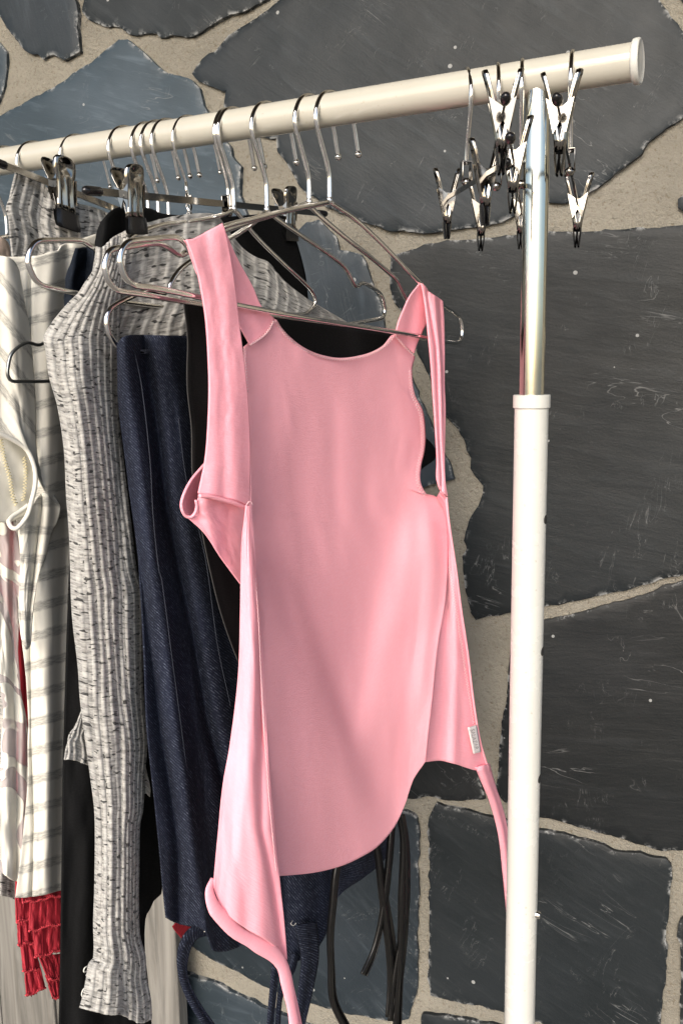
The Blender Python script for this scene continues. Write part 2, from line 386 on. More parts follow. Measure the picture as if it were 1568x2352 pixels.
def mat_burnout():
    t = NT('burnout_voile'); co = t.coord('UV')
    n = t.noise(co, 17, 2, 0.5, 1.2); m = t.ramp(n, 0.46, 0.475)
    n2 = t.noise(t.coord('UV', (300, 40, 1)), 1, 2)
    base = t.mix(m, C4(0.62, 0.56, 0.55), C4(0.72, 0.70, 0.63))
    t.p(Base_Color=base, Roughness=0.85, Alpha=t.math('MULTIPLY_ADD', m, 0.52, 0.46), Normal=t.bump(m, 0.0006, 0.6, t.bump(n2, 0.0004, 0.3))); return t.m
def mat_red():
    t = NT('red_crepe'); co = t.coord('UV')
    mp = t.n('Mapping'); t.set(mp.inputs[0], co); mp.inputs['Scale'].default_value = (420, 45, 1)
    n = t.noise(mp.outputs[0], 1, 4, 0.65)
    base = t.mix(t.ramp(n, 0.3, 0.7), C4(0.23, 0.005, 0.015), C4(0.40, 0.011, 0.026))
    t.p(Base_Color=base, Roughness=0.75, Normal=t.bump(n, 0.0015, 0.6)); return t.m
def mat_chrome(name, col=(0.82, 0.81, 0.79), rough=0.10, film=None):
    t = NT(name); n = t.noise(t.coord('Object'), 90, 3, 0.6)
    t.p(Base_Color=C4(*col), Metallic=1.0, Roughness=t.math('MULTIPLY_ADD', n, 0.10, rough - 0.05))
    if film and 'Thin Film Thickness' in t.b.inputs:
        t.b.inputs['Thin Film Thickness'].default_value = film; t.b.inputs['Thin Film IOR'].default_value = 1.7
    return t.m
def mat_paint(name, col, rough=0.28):
    t = NT(name); co = t.coord('Object'); n = t.noise(co, 30, 4, 0.6); sp = t.noise(co, 260, 2)
    base = t.mix(t.math('MULTIPLY', t.ramp(sp, 0.68, 0.76), 0.45), t.mix(t.ramp(n, 0.3, 0.7), C4(*[c * 0.95 for c in col]), C4(*col)), C4(0.35, 0.31, 0.24))
    t.p(Base_Color=base, Roughness=t.math('MULTIPLY_ADD', n, 0.12, rough - 0.05), Normal=t.bump(t.noise(co, 500, 2), 0.0002, 0.15))
    t.b.inputs['Coat Weight'].default_value = 0.3; t.b.inputs['Coat Roughness'].default_value = 0.12; return t.m
def mat_black(name, base=(0.0055, 0.0055, 0.006), rough=0.85, spec=0.15):
    t = NT(name); uv = t.coord('UV'); n = t.noise(t.coord('UV', (300, 900, 1)), 1, 3, 0.6)
    t.p(Base_Color=t.mix(t.ramp(n, 0.4, 0.7), C4(*[b * 0.75 for b in base]), C4(*[b * 1.5 for b in base])), Roughness=rough, Sheen_Weight=0.0, Normal=t.bump(n, 0.0004, 0.3))
    t.b.inputs['Specular IOR Level'].default_value = spec; return t.m
def mat_ground():
    t = NT('paving'); co = t.coord('Object'); n = t.noise(co, 3, 5, 0.6); g = t.noise(co, 90, 3)
    t.p(Base_Color=t.mix(n, C4(0.155, 0.137, 0.112), C4(0.205, 0.183, 0.152)), Roughness=0.85, Normal=t.bump(g, 0.002, 0.4)); return t.m

SLATE = mat_slate(); MORTAR = mat_mortar(); WOOD = mat_wood()
PINK = mat_jersey('pink_jersey', (0.97, 0.405, 0.485), var=0.02); PINK_IN = mat_jersey('pink_loopback', (0.98, 0.445, 0.525), twist=0.35, loop=True, sheen=0.0, var=0.015)
PINK_ST = simple('pink_thread', (0.97, 0.62, 0.66), 0.8)
DENIM = mat_denim(); KNIT = mat_knit(); STRIPE = mat_stripe(); VOILE = mat_burnout(); RED = mat_red()
CHROME = mat_chrome('bright_wire'); ZINC = mat_chrome('zinc_tube', (0.60, 0.60, 0.52), 0.15); CLIPM = mat_chrome('clip_steel', (0.28, 0.268, 0.248), 0.10)
DWIRE = mat_chrome('dark_wire', (0.22, 0.23, 0.23), 0.34)
IVORY = mat_paint('ivory_enamel', (0.45, 0.435, 0.378), 0.12); WHITE = mat_paint('white_enamel', (0.575, 0.58, 0.545), 0.26)
BLACK = mat_black('black_jersey'); BLACK2 = mat_black('black_twill', (0.0045, 0.0048, 0.0053), 0.85); SATIN = mat_black('black_tape', (0.004, 0.004, 0.0044), 0.38, 0.5)
RUBBER = simple('black_vinyl', (0.008, 0.008, 0.009), 0.22)
CREAM = simple('cream_thread', (0.62, 0.56, 0.36), 0.9); WHITETH = simple('white_binding', (0.66, 0.65, 0.60), 0.9)
NAVYTH = simple('pale_denim_stitch', (0.028, 0.034, 0.05), 0.9); GREYTH = simple('grey_selvedge', (0.035, 0.035, 0.035), 0.9)
LABELM = simple('white_label', (0.80, 0.74, 0.74), 0.8); INK = simple('label_ink', (0.02, 0.02, 0.02), 0.8)
HOLE_SHADE = simple('hole_shade', (0.02, 0.02, 0.02), 0.8)
BEIGE = mat_jersey('beige_fleece', (0.62, 0.50, 0.42), var=0.1); REDTH = simple('red_fringe', (0.62, 0.05, 0.07), 0.9)
GROUNDM = mat_ground(); ROOFM = simple('dark_boards', (0.06, 0.045, 0.032), 0.7)

# ------------------------------------------------------------------ the setting
m = MB(); m.grid(np.array([[[-150, -150, 0], [150, -150, 0]], [[-150, 150, 0], [150, 150, 0]]], float))
g = m.build('ground', GROUNDM, None, False); g['kind'] = 'structure'
m = MB(); c = wall_pt(-0.6, 2.85, 0.75); m.box(c, [WU, WN, [0, 0, 1]], (3.6, 0.80, 0.06))  # unseen roof, suggested by dark reflections; depth set to tune the sky fill
g = m.build('unseen_porch_roof', ROOFM, None, False); g['kind'] = 'structure'

wall = thing('stone_wall', 'wall of dark slate crazy paving with wide sandy mortar joints behind the clothes rack', 'wall', (-0.6, 1.0, 0))
nu, nz = 700, 480
uu = np.linspace(-2.6, 1.3, nu); zz = np.linspace(0.0, 2.85, nz)
Ug, Zg = np.meshgrid(uu, zz)
hg = 0.0006 + 0.0012 * fbm(Ug * 60, Zg * 60, 3, 3) + 0.0009 * fbm(Ug * 9, Zg * 9, 11, 2)
P = WO + Ug[..., None] * WU + Zg[..., None] * np.array([0, 0, 1.0]) + hg[..., None] * WN
m = MB(); m.grid(P); m.build('mortar', MORTAR, wall)

STONES = [
 [(-60,-60),(-40,5),(0,32),(30,75),(68,120),(84,128),(95,127),(108,140),(118,132),(130,130),(155,142),(172,134),(192,122),(188,95),(186,65),(189,35),(178,-10),(170,-60)],
 [(-120,40),(-80,60),(-20,90),(0,97),(20,120),(22,140),(22,165),(15,210),(0,242),(-80,290),(-140,250)],
 [(-140,340),(-60,312),(0,276),(60,240),(135,202),(190,165),(240,130),(262,108),(280,94),(300,94),(318,106),(352,136),(390,172),(420,178),(440,183),(465,206),(470,228),(474,245),(482,262),(536,340),(540,360),(560,385),(558,420),(557,450),(566,478),(580,512),(620,560),(600,680),(560,800),(480,900),(300,960),(100,960),(-160,940)],
 [(200,-60),(200,0),(192,28),(205,45),(240,60),(280,63),(300,80),(318,82),(365,80),(372,90),(388,90),(400,84),(450,86),(470,76),(500,55),(535,38),(565,32),(600,12),(622,0),(690,-60)],
 [(710,-60),(650,0),(620,25),(585,50),(555,70),(530,85),(508,112),(500,122),(485,126),(470,140),(455,158),(446,172),(462,192),(500,205),(525,214),(522,230),(520,248),(560,300),(625,322),(637,320),(642,350),(660,372),(668,388),(690,425),(706,446),(730,455),(755,478),(784,490),(824,506),(870,520),(899,530),(949,533),(975,538),(1004,536),(1050,531),(1084,524),(1120,520),(1154,513),(1180,498),(1199,484),(1230,472),(1264,468),(1299,471),(1330,458),(1359,443),(1390,420),(1419,398),(1445,380),(1475,356),(1480,344),(1488,330),(1529,298),(1552,282),(1590,262),(1640,230),(1650,160),(1568,78),(1534,30),(1512,0),(1480,-60)],
 [(901,590),(930,582),(979,563),(1030,556),(1084,551),(1130,546),(1199,538),(1259,531),(1300,535),(1349,533),(1390,528),(1434,530),(1500,524),(1568,521),(1660,515),(1680,900),(1660,1290),(1568,1316),(1484,1341),(1389,1365),(1309,1381),(1244,1390),(1200,1401),(1169,1408),(1130,1414),(1094,1422),(1082,1405),(1079,1388),(1068,1345),(1064,1298),(1062,1276),(1074,1258),(1066,1240),(1070,1218),(1084,1183),(1100,1160),(1109,1133),(1110,1115),(1092,1092),(1083,1075),(1084,1050),(1072,1033),(1071,1013),(1048,980),(1024,953),(1002,900),(981,853),(968,826),(956,798),(945,760),(924,715),(912,700),(904,685),(899,655),(900,625)],
 [(655,640),(668,575),(685,535),(707,511),(720,510),(734,505),(748,518),(757,528),(775,545),(780,560),(783,575),(800,578),(832,587),(845,605),(852,628),(861,655),(866,672),(874,685),(880,705),(882,722),(886,745),(892,775),(900,800),(925,830),(947,863),(957,890),(974,927),(984,950),(996,980),(1010,1010),(1021,1039),(1038,1075),(1046,1100),(1019,1108),(992,1112),(972,1122),(950,1150),(900,1180),(700,1190),(560,1150),(540,980),(600,860)],
 [(1545,-20),(1580,30),(1640,90),(1720,120),(1760,-40),(1600,-60)],
 [(1556,460),(1566,452),(1640,440),(1650,490),(1570,488),(1557,478)],
 [(1244,1425),(1309,1413),(1389,1391),(1430,1378),(1484,1364),(1520,1345),(1568,1333),(1670,1310),(1690,1700),(1670,1975),(1620,1962),(1568,1948),(1520,1950),(1484,1938),(1404,1912),(1350,1898),(1284,1880),(1236,1870),(1195,1850),(1160,1838),(1147,1822),(1141,1802),(1146,1777),(1150,1735),(1150,1700),(1156,1655),(1161,1613),(1170,1520),(1178,1445),(1200,1432)],
 [(1004,1841),(1060,1853),(1134,1869),(1180,1884),(1234,1899),(1284,1905),(1340,1922),(1409,1944),(1470,1954),(1529,1966),(1541,1980),(1544,2012),(1538,2045),(1534,2072),(1532,2140),(1528,2217),(1522,2290),(1518,2352),(1510,2420),(1300,2360),(1224,2336),(1154,2317),(1110,2305),(1064,2299),(1020,2290),(989,2281),(985,2242),(988,2140),(987,2042),(987,1932),(987,1872)],
 [(700,1560),(900,1500),(1040,1540),(1070,1640),(1085,1700),(1096,1770),(1112,1810),(1116,1832),(1065,1836),(1040,1836),(1011,1832),(982,1824),(960,1830),(935,1831),(900,1850),(700,1800)],
 [(420,2115),(440,2060),(600,1900),(880,1860),(934,1858),(950,1864),(961,1874),(965,1902),(963,1992),(964,2072),(961,2142),(962,2192),(959,2280),(940,2335),(900,2340),(845,2330),(800,2326),(720,2303),(640,2274),(580,2246),(505,2206),(455,2176),(428,2150)],
 [(424,2230),(500,2250),(590,2296),(650,2324),(700,2343),(780,2372),(860,2400),(940,2410),(950,2620),(420,2600),(400,2400)],
 [(972,2322),(1010,2326),(1064,2332),(1150,2350),(1224,2372),(1330,2400),(1480,2440),(1500,2620),(985,2620),(975,2420)],
 [(1562,2105),(1580,2092),(1660,2085),(1670,2400),(1570,2440),(1560,2300),(1562,2160),(1556,2145)],
 [(1580,2000),(1600,1985),(1680,2010),(1660,2060),(1590,2070)],
 [(1700,150),(1800,80),(2100,60),(2100,700),(1720,760),(1690,480)],
 [(1720,800),(2100,740),(2120,1400),(1730,1420)],[(1720,1460),(2120,1440),(2150,2100),(1720,2080),(1710,1700)],[(1710,2120),(2150,2140),(2150,2700),(1560,2700),(1540,2480),(1700,2440)],
 [(-160,990),(100,1000),(300,1000),(470,940),(520,1150),(540,1350),(480,1600),(200,1700),(-150,1660)],[(560,1220),(700,1230),(880,1230),(980,1180),(1010,1300),(1020,1480),(880,1470),(690,1520),(560,1460)],
 [(-150,1700),(200,1740),(470,1650),(560,1500),(670,1560),(680,1800),(560,1880),(420,2030),(380,2110),(-160,2080)],
 [(-160,-300),(160,-310),(160,-100),(-150,-100)],[(210,-300),(700,-300),(720,-100),(640,-100),(200,-100)],[(760,-300),(1500,-300),(1470,-100),(730,-100)],[(1560,-300),(2100,-300),(2100,20),(1800,40),(1770,-80),(1560,-100)],
 [(-420,-200),(-200,-220),(-180,300),(-200,900),(-420,900)],[(-420,950),(-200,960),(-190,2100),(-420,2100)],[(-400,2140),(370,2150),(380,2700),(-400,2700)],
]
SKY_TINT = {0: (1.1, 1.35, 1.6), 1: (2.4, 2.95, 3.4), 2: (2.5, 3.2, 3.8), 3: (0.85, 1.0, 1.1), 4: (0.64, 0.82, 0.95), 5: (0.50, 0.60, 0.66), 6: (1.5, 1.9, 2.3), 7: (0.8, 0.8, 0.8), 8: (0.8, 0.9, 1.0), 9: (0.45, 0.50, 0.54), 10: (0.70, 0.80, 0.87), 11: (0.55, 0.58, 0.62), 12: (1.1, 1.35, 1.6), 13: (1.4, 1.75, 2.05), 14: (0.75, 0.85, 0.92)}  # per-slab colour factors; left slabs have the blue sky reflection painted in
def add_stone(poly, k):
    p = np.array(poly, float); p = np.vstack([p, p[:1]])
    W = wall_uv(onwall(p[:, 0], p[:, 1]))
    out = []
    for a, b in zip(W[:-1], W[1:]):
        L = np.linalg.norm(b - a); n = max(1, int(L / 0.005)); t = np.linspace(0, 1, n, endpoint=False)[:, None]
        q = a * (1 - t) + b * t; d = (b - a) / (L + 1e-9); nn = np.array([-d[1], d[0]])
        out.append(q + nn * (0.0016 * vnoise(q[:, :1] * 70 + k, q[:, 1:] * 70, 5) + 0.0010 * vnoise(q[:, :1] * 230, q[:, 1:] * 230 + k, 9)) * np.minimum(1, n / 4))
    B = np.vstack(out); nb = len(B)
    nx = np.roll(B, -1, 0); x1, y1, x2, y2 = B[:, 0], B[:, 1], nx[:, 0], nx[:, 1]
    def inside(q):
        c = np.zeros(len(q), bool)
        for i in range(nb):
            cond = ((y1[i] > q[:, 1]) != (y2[i] > q[:, 1])) & (q[:, 0] < (x2[i] - x1[i]) * (q[:, 1] - y1[i]) / (y2[i] - y1[i] + 1e-15) + x1[i]); c ^= cond
        return c
    lo, hi = B.min(0), B.max(0); st = 0.011
    gx, gy = np.meshgrid(np.arange(lo[0], hi[0], st), np.arange(lo[1], hi[1], st))
    q = np.stack([gx.ravel(), gy.ravel()], 1) + rng.uniform(-0.003, 0.003, (gx.size, 2)); q = q[inside(q)]
    if len(q):
        d = np.full(len(q), 9.0)
        for s0 in range(0, nb, 64):
            d = np.minimum(d, np.sqrt(((q[:, None] - B[None, s0:s0 + 64]) ** 2).sum(2)).min(1))
        q = q[d > 0.0062]
    # inner rim ring a few mm inside the outline
    tn = np.roll(B, -2, 0) - np.roll(B, 2, 0); tn /= np.linalg.norm(tn, axis=1)[:, None] + 1e-9
    area = 0.5 * np.sum(B[:, 0] * nx[:, 1] - nx[:, 0] * B[:, 1]); sg = 1 if area > 0 else -1
    ring = B + np.stack([-tn[:, 1], tn[:, 0]], 1) * sg * 0.0026; ring = ring[::1][inside(ring)]
    if len(ring):
        d = np.full(len(ring), 9.0)
        for s0 in range(0, nb, 64): d = np.minimum(d, np.sqrt(((ring[:, None] - B[None, s0:s0 + 64]) ** 2).sum(2)).min(1))
        q = np.vstack([ring[d > 0.0021], q])
    pts = [Vector(v) for v in np.vstack([B, q])]
    ed = [(i, (i + 1) % nb) for i in range(nb)]
    vo, eo, fo, ov, oe, of = delaunay_2d_cdt(pts, ed, [], 1, 1e-6)
    vo = np.array([list(v) for v in vo])
    dist = np.full(len(vo), 9.0)
    for s0 in range(0, nb, 64):
        dist = np.minimum(dist, np.sqrt(((vo[:, None] - B[None, s0:s0 + 64]) ** 2).sum(2)).min(1))
    rim = np.exp(-dist / 0.006)
    base = 0.0042 + 0.0015 * random.random()
    rel = 0.0007 * fbm(vo[:, 0] * 14 + k * 3, vo[:, 1] * 14, k, 3)
    led = np.floor((fbm(vo[:, 0] * 5 + k, vo[:, 1] * 9, k + 40, 3) + 2) * 3.2) * 0.0005     # cleft layers
    h = base + rel + led - 0.001 - 0.0010 * np.exp(-(dist / 0.0016) ** 2)
    P = wall_pt(vo[:, 0], vo[:, 1], 0) + h[:, None] * WN
    n0 = len(P)
    mm = MB(); mm.add(P, [tuple(f) for f in fo])
    # sides down into the mortar
    idx = {}
    Bs = []
    for i, a in enumerate(ov):
        for s_ in a:
            if s_ < nb: idx.setdefault(s_, i)
    ring = [idx[i] for i in range(nb) if i in idx]
    low = P[ring] - WN * (h[ring] + 0.012)[:, None]
    mm.v.append(low); mm.uv.append(np.zeros((len(low), 2)))
    R = len(ring); mm.f += [(ring[i], n0 + i, n0 + (i + 1) % R, ring[(i + 1) % R]) for i in range(R)]; mm.n += R
    o = mm.build('stone', SLATE, wall, True, 28)
    o.color = SKY_TINT.get(k, (1.0, 1.0, 1.0)) + (1.0,)
    at = o.data.attributes.new('rim', 'FLOAT', 'POINT'); at.data.foreach_set('value', np.concatenate([rim, np.ones(R)]).astype(np.float32))
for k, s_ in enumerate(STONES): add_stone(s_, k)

scr = thing('wood_screen', 'upright grey oak grain boards standing against the stone wall behind the hems', 'board', tuple(wall_pt(-1.2, 0, 0.04)))
def uofpx(px, py, off): return wall_uv(onwall(np.array([float(px)]), np.array([float(py)]), off))[0]
u1 = uofpx(411, 2250, 0.055)[0]; zt = uofpx(200, 1440, 0.055)[1]
wds = [0.11, 0.115, 0.108, 0.118, 0.11, 0.112]
u = u1
for wd in wds:
    m = MB(); dz = random.uniform(-0.004, 0.004); th = 0.011
    u0_, u1_ = u - wd + 0.0015, u - 0.0015
    c = wall_pt((u0_ + u1_) / 2, zt / 2, 0.045 + random.uniform(-0.0015, 0.0015)); m.box(c, [WU, WN, [0, 0, 1]], ((u1_ - u0_) / 2, th, zt / 2 + dz))
    o = m.build('plank', WOOD, scr, False)
    bv = o.modifiers.new('edge', 'BEVEL'); bv.width = 0.002; bv.segments = 2
    u -= wd

# ------------------------------------------------------------------ the rack
XE = -0.148 * SC - 0.0045; XP = hx(1234, 226)[0]; RR = 0.0125
DP = lambda py: depth((XP, RY, onx(XP, np.array(1215.0), np.array(float(py)), 0, 0.0)[2]))
rack = thing('garment_rack', 'ivory tube clothes rack with telescopic white and chrome upright', 'clothes rack', (-0.6, RY, 0))
m = MB(); m.lathe((XE + 0.001, RY, RZ), (-1, 0, 0), [(0, RR), (1.12, RR)], 64); rail = m.build('rail', IVORY, rack, True, 40)
m = MB(); m.lathe((XE, RY, RZ), (1, 0, 0), [(-0.0008, 0.0126), (-0.0002, 0.0142), (0.0008, 0.0147), (0.0034, 0.0147), (0.0044, 0.0143), (0.0047, 0.0135), (0.0043, 0.0128), (0.0045, 0.006), (0.0045, 0.0)], 64); m.build('end_cap', WHITE, rail, True, 50)
def upright(x):
    rc = 29.0 * DP(800) / F; rw = 38.3 * DP(1000) / F
    m = MB(); m.lathe((x, RY, RZ - 0.006), (0, 0, -1), [(0, rc * 0.66), (0.0012, rc * 0.83), (0.003, rc * 0.88), (0.015, rc * 0.92), (0.05, rc * 0.98), (0.36, rc)], 48); m.build('inner_tube', ZINC, rack, True, 50)
    ztop = float(onx(XP, np.array(1217.0), np.array(926.0), 0, 0.0)[2])
    m = MB(); m.lathe((x, RY, ztop), (0, 0, -1), [(0.004, rw), (ztop - 0.03, rw)], 48); ot = m.build('outer_tube', WHITE, rack, True, 50)
    m = MB(); m.lathe((x, RY, ztop + 0.0062), (0, 0, -1), [(0, rc * 1.02), (0.0, rw * 1.05), (0.0006, rw * 1.10), (0.0094, rw * 1.10), (0.010, rw * 1.06), (0.010, rw * 0.98)], 48); m.build('collar', WHITE, ot, True, 40)
    return ot, rw
ot, rw = upright(XP)
hd = nrm([0.99, 0.02, 0])        # the row of adjusting holes faces away from the garments
for py in (1185, 1475, 1750, 2310):
    z = float(onx(XP, np.array(1225.0), np.array(float(py)), 0, 0.0)[2])
    m = MB(); c = np.array([XP, RY, z]) + hd * (rw - 0.0013)
    m.lathe(c, hd, [(0, 0.0038), (0.0011, 0.0038), (0.0014, 0.0034)], 20); m.build('hole', HOLE_SHADE, ot, True, 40)  # solid dark disc; the shade inside the hole is painted as its colour
z = float(onx(XP, np.array(1225.0), np.array(2038.0), 0, 0.0)[2])
m = MB(); m.lathe(np.array([XP, RY, z]) + hd * (rw - 0.002), hd, [(0, 0.0034), (0.0035, 0.0034), (0.0050, 0.0027), (0.0055, 0.0)], 24); m.build('spring_button', CHROME, ot, True, 50)
upright(-1.12)
for x in (XP, -1.12):
    m = MB(); m.tube([(x, RY - 0.24, 0.02), (x, RY - 0.22, 0.035), (x, RY, 0.038), (x, RY + 0.22, 0.035), (x, RY + 0.24, 0.02)], 0.0125, 16, 30); m.build('foot', WHITE, rack)

# ------------------------------------------------------------------ hangers
X1, Z1 = hx(757, 463)
_h = np.array([(822,343),(819,322),(814,290),(806,255),(792,226),(777,210),(757,203),(741,209),(730,228),(725,255),(729,285),(741,330),(751,368),(756,395),(757,420)], float)
_p = onx(X1, _h[:, 0], _h[:, 1]) - np.array([X1, RY, RZ])
HOOK = np.stack([_p @ PD, _p[:, 2]], -1)
HOOK[:, 1] += 0.0125 + 0.0017 - HOOK[:, 1].max()
def hook(parent, x, mat, r=0.0017, bottom=-0.069, yaw=0.0, tip=True, sc=1.0, cut=0):
    """bottom: height of the stem's lower end below the rail axis; yaw: swing away from the common direction"""
    d = np.array([math.sin(PSI + yaw), math.cos(PSI + yaw), 0.0])
    pts = [np.array([x, RY, RZ]) + d * a * sc + np.array([0, 0, b]) for a, b in HOOK[cut:] if b > bottom + 0.008] + [np.array([x, RY, RZ + bottom])]
    c = smooth(pts, 90); m = MB(); m.tube(c, r, 10)
    if tip: m.ball(c[0] + np.array([0, 0.0004, -0.001]), r * 1.55, sides=12)
    return m.build('hook', mat, parent)
def framepart(parent, x, pts, mat, r=0.00165, n=260, closed=True):
    if closed: pts = list(pts) + [pts[0]]
    c = smooth([p[:2] for p in pts], n); P = onx(x, c[:, 0], c[:, 1])
    m = MB(); m.tube(P, r, 10); return m.build('frame', mat, parent)
HG = 'chrome wire hangers on the rail'
def wire_hanger(xz, label, pts, yaw=0.0, mat=None, r=0.00205):
    x, bottom = xz[0], xz[1] - RZ
    t = thing('wire_hanger', label, 'hanger', (x, RY, RZ), HG)
    hook(t, x, mat or CHROME, r, bottom, yaw)
    framepart(t, x, pts, mat or CHROME, r)
    m = MB(); m.lathe((x, RY, RZ + bottom - 0.002), (0, 0, 1), [(0, 0.0018), (0.001, 0.0026), (0.004, 0.0024), (0.006, 0.0017)], 12); m.build('weld', mat or CHROME, t)
    return t
W1, W2, W3, W4 = hx(757, 463), hx(710, 466), hx(613, 484), hx(537, 482)
X1, X2, X3, X4 = W1[0], W2[0], W3[0], W4[0]
wire_hanger(W1, 'chrome wire hanger carrying the pink top', [(757,463),(738,468),(700,475),(640,488),(580,503),(514,521),(470,547),(450,574),(441,583),(434,572),(426,559),(413,549),(398,545),(358,548),(311,552),(293,558),(282,571),(276,595),(280,618),(289,639),(301,650),(316,657),(350,661),(389,668),(462,683),(538,699),(641,719),(797,745),(904,762),(981,776),(1018,784),(1046,787),(1056,783),(1061,760),(1056,732),(1044,719),(1018,700),(965,652),(911,595),(868,551),(817,504),(784,481),(766,469)])
wire_hanger(W2, 'chrome wire hanger carrying the black top, right behind the pink top', [(710,466),(690,473),(640,490),(580,508),(520,528),(480,545),(450,566),(436,577),(428,580),(420,585),(410,585),(389,571),(371,562),(358,560),(327,562),(293,567),(264,571),(252,577),(245,592),(241,610),(246,637),(256,655),(269,666),(282,670),(324,676),(389,687),(500,705),(700,735),(900,762),(985,779),(1005,774),(1012,756),(1004,738),(985,722),(945,706),(933,689),(921,665),(911,645),(891,625),(851,591),(784,538),(717,479)])
wire_hanger(W3, 'chrome wire hanger whose tip pokes out above the navy denim, carrying that dress', [(613,484),(595,502),(560,528),(500,563),(441,598),(415,618),(402,634),(392,652),(387,668),(372,674),(345,668),(332,670),(311,678),(285,690),(262,703),(251,715),(245,733),(247,756),(256,777),(269,793),(290,806),(400,804),(600,782),(720,757),(797,746),(817,742),(864,734),(878,729),(883,715),(881,699),(874,677),(851,658),(832,650),(822,657),(816,658),(807,642),(797,623),(781,605),(734,570),(683,535),(640,505)])
wire_hanger(W4, 'chrome wire hanger carrying the grey cardigan, its end loop bare at the left', [(537,482),(510,494),(441,508),(368,518),(300,545),(245,585),(232,583),(221,573),(201,560),(190,554),(167,552),(130,552),(97,553),(82,558),(73,570),(67,585),(65,603),(71,622),(80,640),(97,655),(130,664),(182,675),(300,695),(500,716),(690,722),(714,712),(724,695),(717,672),(700,652),(650,605),(583,538),(548,492)])
# thin dark hanger with a twisted neck
def thin_hanger(x, label, pts, stem_px, mat, hmat):
    t = thing('thin_wire_hanger', label, 'hanger', (x, RY, RZ), 'thin wire hangers with twisted necks')
    hook(t, x, hmat, 0.0013, -0.056, 0.0, True)
    m = MB(); k = np.linspace(0, 1, 60); zz = RZ - 0.052 - 0.040 * k
    for s_ in (0, math.pi):
        a = k * 2 * math.pi * 2.6 + s_; m.tube(np.stack([x + 0.0018 * np.cos(a), RY + 0.0018 * np.sin(a), zz], 1), 0.0012, 8)
    m.tube([(x, RY - 0.003, RZ - 0.041), (x, RY - 0.0028, RZ - 0.054)], 0.0012, 8)
    m.build('twisted_neck', hmat, t)
    framepart(t, x, pts, mat, 0.00135)
    return t
X5 = hx(433, 440)[0]
thin_hanger(X5, 'thin dark wire hanger over the striped top, bare at its left end', [(434,505),(380,560),(250,680),(150,765),(103,787),(89,793),(75,789),(63,787),(40,799),(26,815),(19,843),(19,863),(28,875),(50,876),(117,875),(300,850),(500,800),(580,775),(590,755),(575,725),(540,680),(500,610)], None, DWIRE, CHROME)
thin_hanger(hx(176, 440)[0], 'thin wire hanger with a bright twisted neck beside the grey knit waistband', [(176,500),(140,540),(60,600),(-20,640),(-40,660),(-30,680),(120,665),(260,640),(300,620),(290,590),(240,550)], None, DWIRE, CHROME)
# hangers whose arms are lost inside the garments
def plain_hanger(x, label, w=0.15, yaw=0.0):
    kk = w / 0.15
    t = thing('wire_hanger', label, 'hanger', (x, RY, RZ), HG)
    hook(t, x, CHROME, 0.0017, -0.069, yaw)
    d = np.array([math.sin(PSI + yaw), math.cos(PSI + yaw), 0.0])
    q = [(0, 0), (-0.05 * kk, -0.010), (-0.09 * kk, -0.028), (-w + 0.025, -0.048), (-w, -0.060), (-w - 0.005, -0.072), (-w + 0.008, -0.081), (0, -0.083), (w - 0.008, -0.081), (w + 0.005, -0.072), (w, -0.060), (w - 0.025, -0.048), (0.09 * kk, -0.028), (0.05 * kk, -0.010), (0, 0)]
    c = smooth([np.array([x, RY, RZ - 0.070]) + d * a + np.array([0, 0, b]) for a, b in q], 160); m = MB(); m.tube(c, 0.0017, 8); m.build('frame', CHROME, t)
    return t
plain_hanger(hx(385, 440)[0], 'chrome wire hanger carrying the striped top, rightmost of the close row of hooks', 0.07)
plain_hanger(hx(361, 440)[0], 'chrome wire hanger carrying the sheer blouse, middle of the close row of hooks', 0.07, yaw=0.03)
plain_hanger(hx(338, 440)[0], 'chrome wire hanger carrying the red ruffled dress, leftmost of the close row of hooks', 0.07, yaw=-0.03)
plain_hanger(hx(10, 450)[0], 'chrome wire hanger at the left end of the rail, partly out of view', 0.12)

